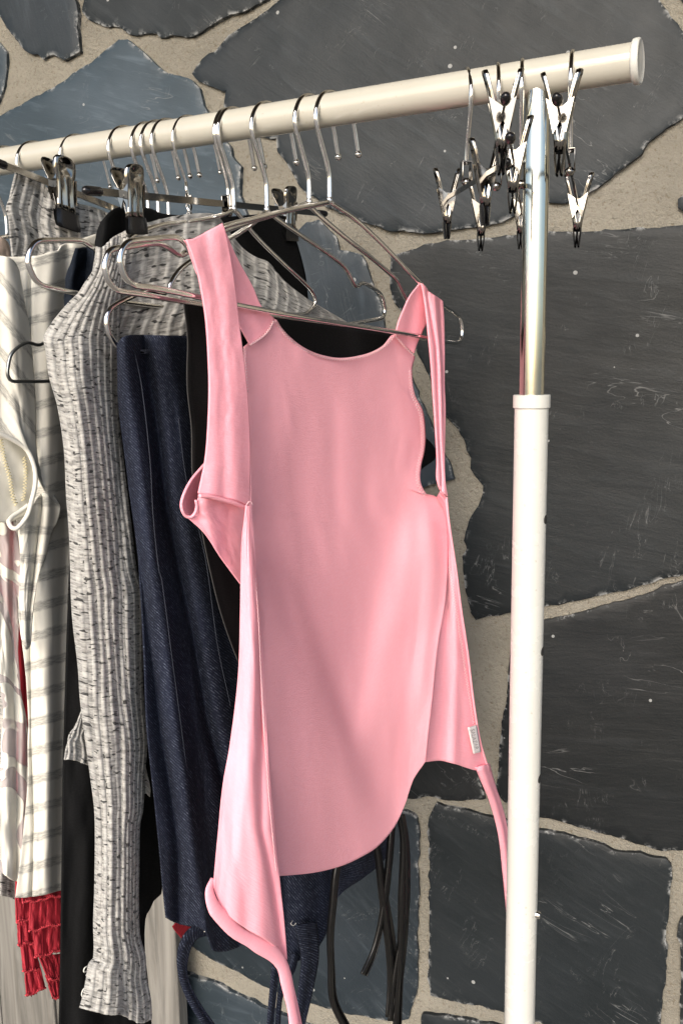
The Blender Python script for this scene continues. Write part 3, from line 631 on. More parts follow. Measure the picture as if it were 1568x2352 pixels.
# clips
def clip(parent, o, along, out, size=0.064, width=0.021, open_=0.010, lean=0.0):
    """a spring clip hanging from a bar at o; along = bar direction, out = direction its front plate faces"""
    a = nrm(along); n_ = nrm(out - np.dot(out, a) * a); d = nrm(np.array([0, 0, -1.0]) + n_ * lean); open_ = size * 0.155
    cl = MB(); tip = MB(); H = size
    for sgn in (1, -1):
        # profile down the plate: (fraction of length, half width, distance from the middle plane)
        prof = [(-0.42, 0.02, 1.38), (-0.415, 0.55, 1.36), (-0.40, 0.78, 1.33), (-0.36, 0.95, 1.26), (-0.28, 1.0, 1.12), (-0.20, 0.96, 0.98), (-0.12, 0.86, 0.84), (-0.04, 0.80, 0.70), (0.10, 0.80, 0.50), (0.25, 0.84, 0.32), (0.36, 0.90, 0.22)]
        nu_ = 15; V = []
        for f_, hw, dd in prof:
            for j in np.linspace(-1, 1, nu_):
                dish = 0
                if f_ < -0.17: dish = -0.32 * max(0, 1 - ((f_ + 0.29) / 0.11) ** 2) * max(0, 1 - (j / 0.75) ** 2)
                flute = 0.0 if f_ < -0.1 else 0.10 * math.cos(j * math.pi * 2.5)
                edge = -0.25 * abs(j) ** 6
                V.append(o + d * H * f_ + a * width / 2 * hw * j + n_ * sgn * open_ * (dd + dish + flute + edge))
        V = np.array(V).reshape(len(prof), nu_, 3); cl.grid(V)
        V2 = V - n_ * sgn * 0.0009; cl.grid(V2[:, ::-1])
        e = []
        for i in range(len(prof)): pass
        # triangular ears joining the two plates at the spring
        for sa in (1, -1):
            e0 = o + a * sa * width * 0.42
            q = [e0 + d * H * -0.14 + n_ * sgn * open_ * 0.9, e0 + d * H * 0.20 + n_ * sgn * open_ * 0.42, e0 + d * H * 0.03 + n_ * sgn * open_ * -0.15, e0 + d * H * -0.05 + n_ * sgn * open_ * 0.1]
            q2 = [v + a * sa * 0.0008 for v in q]
            cl.add(q + q2, [(0,1,2,3), (7,6,5,4), (0,4,5,1), (1,5,6,2), (2,6,7,3), (3,7,4,0)])
        prof2 = [(0.34, 0.97, 0.26), (0.42, 1.02, 0.24), (0.50, 1.06, 0.18), (0.565, 1.06, 0.12), (0.585, 0.95, 0.10)]
        V = []
        for f_, hw, dd in prof2:
            for j in np.linspace(-1, 1, 9): V.append(o + d * H * f_ + a * width / 2 * hw * j + n_ * sgn * (open_ * (dd - 0.12 * abs(j) ** 4) + 0.0012))
        V = np.array(V).reshape(len(prof2), 9, 3); tip.grid(V); tip.grid((V - n_ * sgn * 0.0026)[:, ::-1])
    cl.tube(np.array([o - a * width * 0.45, o + a * width * 0.45]), 0.0032, 12)
    for k in range(7):
        th = np.linspace(0, 2 * np.pi, 16); c0 = o + a * width * (k / 6 - 0.5) * 0.7
        e1 = np.cross(a, d); cl.tube(c0 + 0.0036 * (np.cos(th)[:, None] * d + np.sin(th)[:, None] * e1), 0.0006, 5)
    c = cl.build('clip', CLIPM, parent, True, 40)
    sd = c.modifiers.new('edge', 'SOLIDIFY'); sd.thickness = 0.0004
    tip.build('vinyl_tip', RUBBER, c, True, 40)
    return c
def clip_hanger(x, label, group, piv_off, A, B, clips, out_fn, balls, bottom=-0.062, yaw=0.0, tipr=0.0034, barw=(0.0011, 0.0026), size=0.064, wd=0.021):
    """A, B: bar ends; clips: positions along the bar"""
    t = thing('clip_hanger', label, 'clip hanger', (x, RY, RZ), group)
    A = np.array(A); B = np.array(B); a = nrm(B - A)
    hook(t, x, CHROME, 0.0017, bottom, yaw, True, 1.0, 3 if balls == 'ball' else 0)
    pz = RZ + bottom
    m = MB(); c = np.array([x, RY, pz - 0.005]); sd = nrm(np.cross(a, [0, 0, 1]))
    m.box(c + sd * 0.0034, [a, sd, [0, 0, 1]], (0.0048, 0.0005, 0.0070)); m.box(c - sd * 0.0034, [a, sd, [0, 0, 1]], (0.0048, 0.0005, 0.0070)); m.box(c + np.array([0, 0, 0.0070]), [a, sd, [0, 0, 1]], (0.0048, 0.0039, 0.0006))
    m.ball(c - np.array([0, 0, 0.0075]), 0.0034); o = m.build('pivot', CLIPM, t, True, 40)
    bv = o.modifiers.new('edge', 'BEVEL'); bv.width = 0.0006; bv.segments = 2
    m = MB(); m.box((A + B) / 2, [a, nrm(np.cross(a, [0, 0, 1])), nrm(np.cross(np.cross(a, [0, 0, 1]), a))], (np.linalg.norm(B - A) / 2, barw[0], barw[1])); o = m.build('bar', CLIPM, t, False)
    for e, s_ in ((A, -1), (B, 1)):
        m = MB(); m.lathe(e + a * s_ * -0.011, a * s_, [(0, tipr * 0.8), (0.001, tipr), (0.013, tipr), (0.016, tipr * 0.8), (0.0175, tipr * 0.3)] if balls == 'long' else [(0.001, tipr * 0.5), (0.002, tipr * 0.85), (0.005, tipr * 1.05), (0.009, tipr * 1.05), (0.012, tipr * 0.8), (0.0135, tipr * 0.3)], 16); m.build('end_tip', RUBBER, t, True, 60)
    for k in clips:
        p = A + (B - A) * k; clip(t, p, a, out_fn, size, wd, lean=0.16 if balls == 'long' else 0.0)
    return t
def lp(p, q, k): return np.array(p) * (1 - k) + np.array(q) * k
# black trousers' hanger
X6, Z6 = hx(524, 455); P6 = math.radians(3)
def bar_on(x, psi, a, b): return onx(x, np.array(float(a[0])), np.array(float(a[1])), 0, psi), onx(x, np.array(float(b[0])), np.array(float(b[1])), 0, psi)
def frac_at(A, B, px):
    k = np.linspace(0, 1, 2000); P = A + (B - A) * k[:, None]; q = P - CAM
    sx = CX + F * (q @ right) / (q @ fwd); return float(k[np.argmin(np.abs(sx - px))])
A, B = bar_on(X6, P6, (206, 438), (742, 491))
k2 = frac_at(A, B, 301); H6 = 153 * depth(A + (B - A) * k2) / F
clip_hanger(X6, 'chrome clip hanger on a flat bar with black end tips, gripping the black trousers', 'clip hangers holding garments', 0, A, B, [k2, frac_at(A, B, 659)], np.array([0.95, -0.35, 0]), 'long', Z6 - RZ, P6 - PSI, size=H6, wd=H6 * 0.40)
X7, Z7 = hx(289, 485); P7 = PSI
A, C7 = bar_on(X7, P7, (-14, 370), (289, 489)); B = C7 + (C7 - A)
k7 = frac_at(A, C7, 143) * 0.5; H7 = 160 * depth(A + (B - A) * k7) / F
clip_hanger(X7, 'chrome clip hanger with a steeply tilted bar, gripping the grey knit skirt', 'clip hangers holding garments', 0, A, B, [k7, 0.9], np.array([0.9, -0.45, 0]), 'long', Z7 - RZ, 0.0, size=H7, wd=H7 * 0.38)
plain_hanger(hx(75, 410)[0], 'chrome wire hanger hooked at the far left, behind the corner of the grey knit skirt', 0.13)

CG = 'empty clip hangers beside the chrome upright'
def empty_clip_hanger(piv, near, far, ratio, hpx, label, ext=(0.16, 0.10), tilt=0.0):
    x, pz = hx(*piv); zp = depth((x, RY, pz)); dn = 2 * zp / (1 + ratio); df = dn * ratio
    N_ = at_depth(np.array(float(near[0])), np.array(float(near[1])), dn); F_ = at_depth(np.array(float(far[0])), np.array(float(far[1])), df)
    A = N_ + (N_ - F_) * ext[0]; B = F_ + (F_ - N_) * ext[1]
    L = np.linalg.norm(B - A); a = nrm(B - A); H = hpx * dn / F
    k1 = np.linalg.norm(N_ - A) / L; k2 = np.linalg.norm(F_ - A) / L
    out = nrm(np.cross(a, [0, 0, 1]))
    yaw = math.atan2(a[0], a[1]) - PSI
    return clip_hanger(x, label, CG, 0, A, B, [k1, k2], out, 'ball', pz - RZ + 0.006, yaw, 0.0030, (0.0008, 0.0016), H, H * 0.20)
empty_clip_hanger((1070,398), (1114,402), (1026,455), 1.226, 190, 'empty clip hanger hooked leftmost of the four beside the chrome upright', (0.42, 0.10))
empty_clip_hanger((1139,407), (1152,262), (1104,482), 1.45, 223, 'empty clip hanger with a large clip hanging before the rail, second from the left', (0.12, 0.08))
empty_clip_hanger((1195,402), (1178,362), (1196,478), 1.35, 208, 'empty clip hanger hooked just left of the chrome upright, half behind the tube', (0.28, 0.08))
empty_clip_hanger((1308,372), (1286,265), (1326,470), 1.39, 222, 'empty clip hanger hooked to the right of the chrome upright', (0.14, 0.08))

# ------------------------------------------------------------------ pink top
pk = thing('pink_top', 'pink jersey halter top with wide straps hung open from its straps', 'top', (X1, 0.86, RZ - 0.2))
pd = lambda U, V: -0.013 + 0.026 * np.abs(2 * U - 1) ** 2.4 * np.clip(V * 1.6 - 0.15, 0, 1) - 0.004 * np.sin(np.pi * V)
LBND = [(560,797),(562,850),(566,950),(571,1050),(574,1140),(580,1260),(592,1450),(603,1650),(618,1850),(640,2012)]
RB = [(952,820),(945,848),(951,905),(970,945),(976,1000),(974,1035),(966,1070),(965,1108),(980,1136),(1003,1142),(1020,1170),(1028,1250),(1022,1380),(1005,1480),(990,1620),(976,1750)]
NECK = [(560,797),(597,765),(630,733),(645,752),(665,774),(700,800),(740,816),(785,822),(840,813),(878,795),(905,768),(928,795),(952,820)]
HEM = [(640,2012),(720,2004),(784,1988),(830,1967),(866,1944),(904,1900),(930,1845),(949,1790),(976,1750)]
PF = [([(690,900),(700,1500)], -0.0012, 40, 'r', 200), ([(800,820),(812,1100),(820,1400)], 0.0014, 34, 'r', 150), ([(765,840),(770,1300)], -0.001, 18, 'r', 150),
      ([(540,1080),(590,1240),(660,1400),(765,1650),(860,1860),(900,2010)], 0.022, 38, 'l', 330), ([(975,1020),(945,1180),(895,1380),(840,1600),(790,1850)], 0.018, 36, 'q', 280),
      ([(640,1280),(735,1560),(800,1750)], 0.003, 22, 'r', 120), ([(985,1150),(990,1300),(975,1480),(960,1650)], 0.004, 22, 'r', 100)]
sheet('front_panel', PINK_IN, pk, X1, NECK, RB, HEM, LBND, 110, 220, PF, pd, (0.0022, 4, 3, 5))
FOLD = [(1003,1142,0.004),(1020,1170,0.008),(1028,1250,0.012),(1022,1380,0.012),(1005,1480,0.012),(990,1620,0.012),(976,1750,0.010)]
WR = [(1010,1128,0.018),(1024,1145,0.02),(1030,1200,0.024),(1045,1300,0.028),(1058,1400,0.03),(1073,1500,0.031),(1085,1600,0.032),(1101,1700,0.033),(1110,1735,0.033),(1120,1772,0.033)]
sheet('right_wing', PINK, pk, X1, [(1003,1142,0.004),(1010,1128,0.018)], WR, [(976,1750,0.010),(1010,1747,0.015),(1045,1755,0.022),(1072,1764,0.027),(1090,1769,0.03),(1120,1772,0.033)], FOLD, 36, 120, [([(1016,1180),(1048,1450),(1040,1740)], 0.003, 12)], None, (0.0012, 2, 4, 9))
o = [f for f in pk.children if f.name.startswith('right_wing')][0]; o.name = 'side_wing'
m = MB(); m.tube(line3(X1, [(1024,1142,0.021),(1030,1200,0.025),(1045,1300,0.029),(1058,1400,0.031),(1073,1500,0.032),(1085,1600,0.033),(1101,1700,0.034),(1122,1772,0.034)], 60), 0.0013, 8); m.build('edge_binding', PINK, pk)
m = MB(); ribbon(m, X1, [(1104,1757,0.032),(1115,1790,0.032),(1132,1835,0.03),(1147,1885,0.028),(1156,1930,0.026),(1162,1985,0.022),(1170,2080,0.018),(1178,2200,0.015)], [30, 22, 21, 18, 13, 10, 10, 10], 0.002, 60)
o = m.build('tie', PINK, pk); md = o.modifiers.new('t', 'SOLIDIFY'); md.thickness = 0.003
# left wing, folded towards the viewer
WL = [(565,1160,0.016),(557,1230,0.014),(554,1320,0.012),(553,1400,0.012),(548,1550,0.014),(530,1700,0.016),(512,1800,0.016),(500,1920,0.014),(493,2000,0.014),(491,2038,0.014)]
WRR = [(573,1163,0.018),(581,1250,0.02),(595,1400,0.022),(605,1550,0.024),(617,1750,0.026),(630,1900,0.028),(645,2050,0.028),(652,2110,0.028),(660,2204,0.026)]
sheet('side_wing', PINK, pk, X1, [(565,1160,0.016),(573,1163,0.018)], WRR, [(491,2038,0.014),(500,2065,0.016),(511,2085,0.018),(535,2111,0.02),(565,2133,0.022),(610,2159,0.024),(639,2182,0.025),(660,2204,0.026)], WL, 60, 220, [([(569,1160),(585,1500),(590,1800),(600,2100)], 0.012, 40), ([(600,1900),(630,2050),(650,2190)], -0.005, 11), ([(560,1200),(575,1500),(560,1800),(540,2000)], 0.004, 22)], None, (0.0016, 3, 4, 21))
m = MB(); tp = line3(X1, [(490,2020,0.012),(481,2046,0.014),(492,2085,0.018),(516,2112,0.021),(546,2142,0.024),(587,2164,0.027),(624,2187,0.029),(646,2213,0.03),(657,2249,0.03),(667,2297,0.03),(676,2352,0.03),(688,2440,0.028),(694,2560,0.026)], 110)
m.tube(tp, np.concatenate([np.linspace(0.003, 0.0052, 14), 0.0050 + 0.0005 * np.sin(np.arange(96) * 0.33) + 0.0003 * rng.standard_normal(96).cumsum() / 4]) * 1.06, 16, flat=(PN, 0.5))
m.tube(line3(X1, [(640,2170,0.024),(660,2225,0.027),(676,2290,0.026),(688,2352,0.025),(700,2440,0.024),(706,2560,0.024)], 60), np.linspace(0.0012, 0.0038, 60), 12, flat=(PN, 0.5)); m.build('tie', PINK, pk)
# gusset under the arm
sheet('gusset', PINK, pk, X1, [(455,1143,0.014),(480,1146,0.018),(520,1150,0.02),(567,1165,0.02)], [(567,1165,0.014),(558,1200,0.008),(554,1270,0.008),(553,1343,0.010)], [(432,1190,0.008),(470,1226,0.012),(510,1285,0.012),(553,1343,0.010)], [(455,1143,0.014),(449,1160,0.013),(452,1180,0.010),(432,1190,0.008)], 50, 60, [([(470,1150),(490,1240)], 0.003, 20)], None, (0.001, 3, 3, 4))
sheet('armhole_facing', PINK_IN, pk, X1, [(470,1067,0.002),(475,1072,0.004)], [(475,1072,0.004),(466,1105,-0.004),(457,1135,-0.008),(450,1158,-0.008),(446,1175,-0.004),(438,1186,0.004)], [(426,1187,0.006),(438,1186,0.004)], [(470,1067,0.002),(453,1086,0.004),(438,1105,0.006),(425,1129,0.008),(417,1155,0.009),(418,1172,0.008),(426,1187,0.006)], 14, 40)
m = MB(); m.tube(line3(X1, [(474,1062,0.003),(453,1086,0.005),(438,1105,0.007),(425,1129,0.009),(417,1155,0.010),(419,1173,0.010),(428,1186,0.010),(440,1187,0.012),(449,1176,0.014),(452,1162,0.015),(450,1149,0.016)], 70), 0.0011, 8); m.build('edge_binding', PINK, pk)
# straps
SF = [([(470,540),(500,700),(515,900),(512,1140)], -0.0012, 14), ([(490,540),(525,800),(540,1140)], 0.0008, 18)]
sheet('strap', PINK, pk, X1, [(427,551,0.004),(442,549,0.004),(450,545,0.0035),(480,530,0.003),(509,514,0.003)], [(509,514,0.003),(514,525,0.005),(522,560,0.007),(531,610,0.008),(538,660,0.009),(546,730,0.010),(555,800,0.012),(566,900,0.014),(572,1000,0.016),(573,1060,0.018),(571,1163,0.021)], [(455,1133,0.020),(480,1136,0.023),(500,1140,0.024),(540,1150,0.024),(571,1163,0.021)], [(427,551,0.004),(440,584,0.006),(455,632,0.007),(466,690,0.008),(473,740,0.009),(478,820,0.011),(480,900,0.012),(476,1000,0.014),(470,1060,0.016),(463,1095,0.018),(455,1133,0.020)], 50, 150, SF, None, (0.0008, 2, 6, 31), None, None, 0.002)
m = MB(); m.tube(line3(X1, [(458,1139,0.026),(480,1140,0.027),(500,1145,0.027),(540,1156,0.027),(566,1168,0.024)], 40), 0.0016, 8); m.build('strap_seam', PINK, pk)
sheet('strap_back', PINK, pk, X1, [(509,515,0.003),(516,530,0.0)], [(516,530,0.0),(545,595,-0.004),(579,657,-0.006),(600,704,-0.007),(630,732,-0.008)], [(574,794,-0.008),(596,777,-0.008),(614,762,-0.008),(630,732,-0.008)], [(500,530,0.0),(520,610,-0.004),(535,663,-0.006),(545,735,-0.008),(574,794,-0.008)], 30, 60, [([(540,640),(600,760)], 0.0012, 15)])
sheet('strap_back', PINK_IN, pk, X1, [(427,553,0.002),(436,556,-0.001)], [(436,556,-0.001),(452,600,-0.001),(462,640,0.0)], [(452,628,0.003),(462,640,0.0)], [(427,553,0.002),(438,588,0.003),(452,628,0.003)], 10, 20)
sheet('strap_back', PINK, pk, X1, [(961,653,0.002),(970,650,0.002)], [(970,650,0.002),(977,680,-0.002),(979,736,-0.005),(969,762,-0.006),(957,789,-0.007),(950,812,-0.007)], [(906,770,-0.007),(928,793,-0.007),(950,812,-0.007)], [(961,653,0.002),(939,682,-0.002),(925,712,-0.004),(915,737,-0.005),(906,770,-0.007)], 26, 50, [([(955,670),(935,780)], -0.0016, 14)])
sheet('strap', PINK, pk, X1, [(966,651,0.003),(972,655,0.004),(985,671,0.005),(1004,684,0.004),(1015,692,0.003)], [(1015,692,0.003),(1018,736,0.006),(1019,811,0.008),(1019,885,0.010),(1021,935,0.011),(1020,1000,0.013),(1019,1059,0.015),(1021,1108,0.019),(1026,1140,0.022)], [(1010,1124,0.020),(1018,1133,0.022),(1026,1140,0.022)], [(966,651,0.003),(974,690,0.005),(982,761,0.008),(989,836,0.010),(994,910,0.011),(999,984,0.012),(1003,1059,0.014),(1002,1098,0.016),(1010,1124,0.020)], 36, 140, [([(980,680),(1000,800),(1012,1100)], -0.003, 4), ([(996,690),(1009,850),(1014,1060)], 0.002, 5), ([(1008,700),(1015,850)], -0.0015, 4)], None, None, None, None, 0.002)
stitch('overlock_stitching', PINK_ST, pk, X1, [(632,738),(646,757),(666,779),(700,804),(740,820),(785,826),(840,817),(878,799),(904,773)], 0.00045, 2.8, 2.8, -0.0095)
stitch('overlock_stitching', PINK_ST, pk, X1, [(908,772),(930,797),(950,817)], 0.0004, 2.2, 2.6, -0.004)
stitch('overlock_stitching', PINK_ST, pk, X1, [(629,737),(613,764),(594,780),(574,793)], 0.00045, 2.4, 2.6, -0.004)
stitch('overlock_stitching', PINK_ST, pk, X1, [(941,850),(947,905),(965,948),(970,1000),(968,1035),(960,1070),(959,1108),(975,1138)], 0.0004, 4, 3.2, 0.0065)
stitch('overlock_stitching', PINK_ST, pk, X1, [(561,800),(564,850),(567,900)], 0.0005, 3, 3.2, 0.006)
stitch('overlock_stitching', PINK_ST, pk, X1, [(1031,1300),(1052,1430),(1071,1560),(1092,1690)], 0.0003, 2.5, 3.2, 0.033)
stitch('overlock_stitching', PINK_ST, pk, X1, [(575,1200,0.031),(592,1400,0.034),(602,1600,0.036),(617,1820,0.037),(634,2000,0.036)], 0.0003, 0.8, 5, 0.0)
thread('loose_thread', PINK_ST, pk, X1, [(566,1160,0.028),(572,1152,0.03),(577,1154,0.03),(581,1160,0.03)], 0.0003)
m = MB(); q = [(1073,1671),(1093,1665),(1103,1727),(1086,1731)]
Gq = coons(three([q[0], q[1]]), three([q[1], q[2]]), three([q[3], q[2]]), three([q[0], q[3]]), 6, 12); m.grid(onx(X1, Gq[..., 0], Gq[..., 1], 0.0365 + 0 * Gq[..., 2]))
lb = m.build('sewn_label', LABELM, pk); md = lb.modifiers.new('t', 'SOLIDIFY'); md.thickness = 0.0008
cu = bpy.data.curves.new('lettering', 'FONT'); cu.body = 'SALAZAR'; cu.align_x = 'CENTER'; cu.align_y = 'CENTER'; cu.size = 1.0; cu.space_character = 1.08
to = bpy.data.objects.new('lettering', cu); COL.objects.link(to); bpy.context.view_layer.update()
me = bpy.data.meshes.new_from_object(to.evaluated_get(bpy.context.evaluated_depsgraph_get())); bpy.data.objects.remove(to)
tv = np.array([v.co[:] for v in me.vertices]); sx = 47.0 / (tv[:, 0].max() - tv[:, 0].min()); sy = 9.5 / (tv[:, 1].max() - tv[:, 1].min())
e1 = nrm([14, 61]); e2 = np.array([e1[1], -e1[0]]); cc = np.array([1088.3, 1698.0])
pp = cc + np.outer(tv[:, 0] * sx, e1) + np.outer(tv[:, 1] * sy, e2)
m = MB(); m.add(onx(X1, pp[:, 0], pp[:, 1], 0.0375 + 0 * pp[:, 0]), [tuple(p.vertices) for p in me.polygons]); m.build('lettering', INK, lb, False)

# ------------------------------------------------------------------ black top with ties
bt = thing('black_blouse', 'black jersey top with long black ties, hanging right behind the pink top', 'top', (X2, 0.86, RZ - 0.2))
sheet('body', BLACK, bt, X2, [(422,692),(520,708),(640,724),(780,748),(912,768)], [(912,768),(925,850),(940,930),(960,990),(988,1016),(1000,1038),(996,1056),(970,1075),(940,1110),(915,1300),(905,1600),(900,1880)], [(600,1750),(700,1840),(800,1880),(900,1880)], [(422,692),(431,777),(429,850),(431,900),(440,983),(443,1098),(462,1210),(485,1320),(505,1400),(528,1470),(548,1522),(600,1750)], 60, 120, [([(560,800),(640,1700)], 0.006, 50), ([(760,800),(780,1800)], -0.006, 60)], lambda U, V: -0.012 - 0.006 * np.sin(np.pi * U), (0.003, 4, 3, 8))
m = MB(); m.tube(line3(X2, [(422,694,-0.010),(431,777,-0.010),(430,850,-0.010),(431,900,-0.010),(440,983,-0.010),(443,1098,-0.010),(462,1210,-0.010),(485,1320,-0.010),(505,1400,-0.010),(528,1470,-0.010),(548,1522,-0.010)], 90), 0.0005, 5); m.build('selvedge', GREYTH, bt)
for pts, wd in [([(800,1900),(773,1996),(766,2074),(760,2148),(762,2223),(767,2297),(796,2360),(830,2430)], [12,14,16,15,14,17,20,20]),
                ([(850,1890),(866,1951),(878,2037),(889,2111),(899,2185),(901,2260),(893,2336)], [12,14,19,24,25,22,14]),
                ([(900,1880),(897,1925),(892,1999),(878,2111),(860,2185),(836,2240)], [12,14,16,14,13,17]),
                ([(915,1870),(926,1925),(927,2037),(925,2148),(917,2260),(913,2352),(912,2440)], [12,19,26,23,17,19,20]),
                ([(922,1870),(930,1925),(934,2000),(932,2100),(918,2180),(905,2280),(898,2345)], [10,14,16,14,13,17,13])]:
    m = MB(); ribbon(m, X2, [(a, b, 0.003 * math.sin(i)) for i, (a, b) in enumerate(pts)], wd, 0.0028, 70, 13); o = m.build('tie', SATIN, bt); md = o.modifiers.new('t', 'SOLIDIFY'); md.thickness = 0.0012

# ------------------------------------------------------------------ denim dress
dn = thing('denim_dress', 'navy raw denim dress with stitched seams and hanging denim ties', 'dress', (X3, 0.86, RZ - 0.2))
DL = [(270,792),(271,850),(273,930),(286,1040),(297,1130),(312,1230),(322,1340),(331,1500),(336,1650),(345,1750),(356,1850),(366,1950),(373,2030),(381,2108)]
DF = [([(285,790),(300,900),(330,1100),(350,1280),(385,1500),(405,1650),(425,1800),(460,2050),(480,2180)], 0.015, 26),
      ([(330,780),(342,880),(362,1000),(382,1160),(402,1260),(442,1460),(477,1660),(515,1800),(545,2000)], -0.013, 15),
      ([(380,780),(400,950),(430,1200),(470,1420),(500,1600),(540,1800)], 0.007, 30),
      ([(268,900),(288,1050),(312,1230),(330,1350),(350,1520),(372,1700),(395,1830),(410,1950)], -0.010, 14)]
sheet('skirt_panel', DENIM, dn, X3, [(270,792,0.004),(284,774,0.002),(310,769,0.0),(360,770,0.0),(432,771,0.0)], [(432,771),(452,900),(475,1100),(505,1300),(565,1520),(590,1700),(590,1900),(590,2150)], [(381,2108),(402,2119),(430,2126),(468,2136),(482,2165),(492,2185),(535,2180),(590,2150)], DL, 90, 240, DF, lambda U, V: -0.006 + 0.004 * np.sin(U * np.pi) + 0.014 * np.exp(-(V / 0.07) ** 2), (0.0022, 5, 4, 2))
sheet('skirt_panel', DENIM, dn, X3, [(585,1840),(720,1860),(800,1880),(905,1870)], [(905,1870),(898,1930),(890,1962),(866,1992)], [(592,2160),(640,2208),(690,2205),(722,2185),(740,2160),(752,2133),(764,2080),(788,2047),(825,2022),(866,1992)], [(585,1840),(580,2000),(592,2160)], 80, 70, [([(640,1850),(655,2200)], -0.008, 14), ([(690,1850),(700,2200)], 0.006, 24), ([(755,1850),(762,2120)], -0.008, 12), ([(820,1850),(830,2040)], 0.004, 30)], lambda U, V: -0.012 + 0 * U, (0.003, 4, 3, 6))
m = MB()
stitch('seam_stitching', NAVYTH, dn, X3, [(305,790,0.012),(325,883,0.013),(345,1058,0.013),(352,1183,0.012),(365,1308,0.012),(372,1333,0.012),(395,1508,0.012),(415,1658,0.012),(435,1809,0.011),(452,1919,0.010),(472,2069,0.008),(481,2165,0.004)], 0.00035, 0.7, 4.5)
stitch('seam_stitching', NAVYTH, dn, X3, [(410,960,0.008),(428,1100,0.008),(472,1283,0.008),(500,1483,0.008),(530,1623,0.007)], 0.00035, 0.7, 4.5)
for pts, wd in [([(476,2132,0.004),(448,2140,0.004),(428,2163,0.004),(418,2200,0.002),(421,2241),(436,2282),(462,2327),(486,2362),(520,2420)], [30,28,26,20,20,22,24,24,24]),
                ([(640,2180),(632,2215),(628,2260),(621,2352),(615,2440)], [18,16,15,18,18]), ([(676,2190,-0.004),(668,2225,-0.004),(648,2267,-0.004),(640,2340,-0.004),(640,2420,-0.004)], [16,14,10,10,10]),
                ([(700,2120,0.004),(708,2165,0.004),(710,2204,0.004),(704,2250,0.003),(694,2310,0.002),(682,2380),(675,2440)], [50,42,36,32,26,22,20])]:
    m = MB(); ribbon(m, X3, pts, wd, 0.0012, 50, 9); o = m.build('tie', DENIM, dn); md = o.modifiers.new('t', 'SOLIDIFY'); md.thickness = 0.0016
thread('loose_thread', WHITETH, dn, X3, [(470,2140,0.008),(474,2130,0.010),(478,2122,0.011)], 0.0005); thread('loose_thread', WHITETH, dn, X3, [(672,2115,0.008),(668,2122,0.010),(674,2126,0.01),(680,2120,0.01)], 0.0003)

# ------------------------------------------------------------------ grey cardigan
cg = thing('knit_cardigan', 'grey flecked rib knit cardigan with one long sleeve hanging down', 'cardigan', (X4, 0.86, RZ - 0.2))
sheet('body', KNIT, cg, X4, [(222,568),(236,568),(260,545),(300,525),(335,513),(370,503),(425,493),(480,490),(500,497),(530,538),(560,573),(590,592),(615,602),(650,643),(700,683),(750,713),(800,742)], [(800,742),(808,760),(806,790)], [(150,900),(270,900),(430,870),(600,840),(806,790)], [(222,568),(210,640),(180,760),(150,900)], 260, 110, [([(300,560),(330,700),(330,900)], -0.006, 40), ([(420,500),(480,640),(500,850)], 0.006, 50), ([(560,590),(640,800)], -0.006, 40)], lambda U, V: -0.006 + 0.010 * np.sin(np.pi * V) * np.sin(np.pi * U), (0.002, 5, 3, 3), (22, 0.0014))
SLW = lambda U, V: U ** (1.0) * 0.62 + 0.38 * U ** 2.2
sl_l = [(222,566),(220,599),(210,629),(195,653),(182,674),(158,698),(130,731),(112,757),(103,776),(108,804),(115,860),(135,933),(150,1033),(155,1133),(162,1233),(168,1408),(182,1533),(187,1608),(200,1708),(210,1783),(220,1869),(220,2019),(217,2119),(217,2199),(206,2214),(200,2249),(192,2289),(185,2314)]
sl_r = [(300,527),(290,600),(278,680),(272,788),(270,850),(272,958),(285,1083),(300,1208),(312,1308),(325,1358),(326,1420),(327,1583),(336,1708),(331,1780),(327,1858),(320,1894),(318,2000),(317,2069),(320,2149),(332,2194),(335,2244),(345,2299),(347,2341)]
sheet('sleeve', KNIT, cg, X4, [(222,566),(236,569),(260,547),(300,527)], sl_r, [(185,2314),(210,2321),(250,2330),(278,2331),(300,2341),(322,2350),(347,2341)], sl_l, 190, 420, [([(200,700),(170,1000),(200,1300)], 0.004, 30), ([(290,1500),(280,1800),(260,2000)], 0.004, 25), ([(275,1950),(265,2100),(290,2330)], -0.005, 12)], lambda U, V: 0.004 + 0.020 * np.sin(np.pi * U) ** 0.8 * np.clip(V * 6, 0, 1) + 0.003 * np.sin(V * 9), (0.002, 3, 8, 12), (9, 0.0015, SLW), None, 0.002)
sheet('hem_flap', KNIT, cg, X4, [(196,1632),(188,1632)][::-1], [(196,1632),(205,1700),(215,1762)], [(148,1745),(171,1746),(198,1756),(215,1762)], [(188,1632),(173,1668),(159,1690),(148,1745)], 50, 50, (), lambda U, V: -0.004 + 0 * U, None, (4, 0.0022))
sheet('hem_flap', KNIT, cg, X4, [(326,1740),(334,1760)], [(334,1760),(345,1810),(344,1830)], [(325,1828),(335,1822),(344,1830)], [(326,1740),(325,1828)], 20, 30, (), lambda U, V: -0.003 + 0 * U)
m = MB()
for pts in ([(212,2216,0.006),(196,2222,0.008),(193,2232,0.008),(203,2230,0.006)], [(205,2272,0.006),(194,2270,0.008),(188,2284,0.008),(192,2290,0.008),(202,2284,0.006)], [(205,2230,0.006),(199,2240,0.008),(203,2246,0.006)]):
    thread('loose_thread', WHITETH, cg, X4, pts, 0.0005)

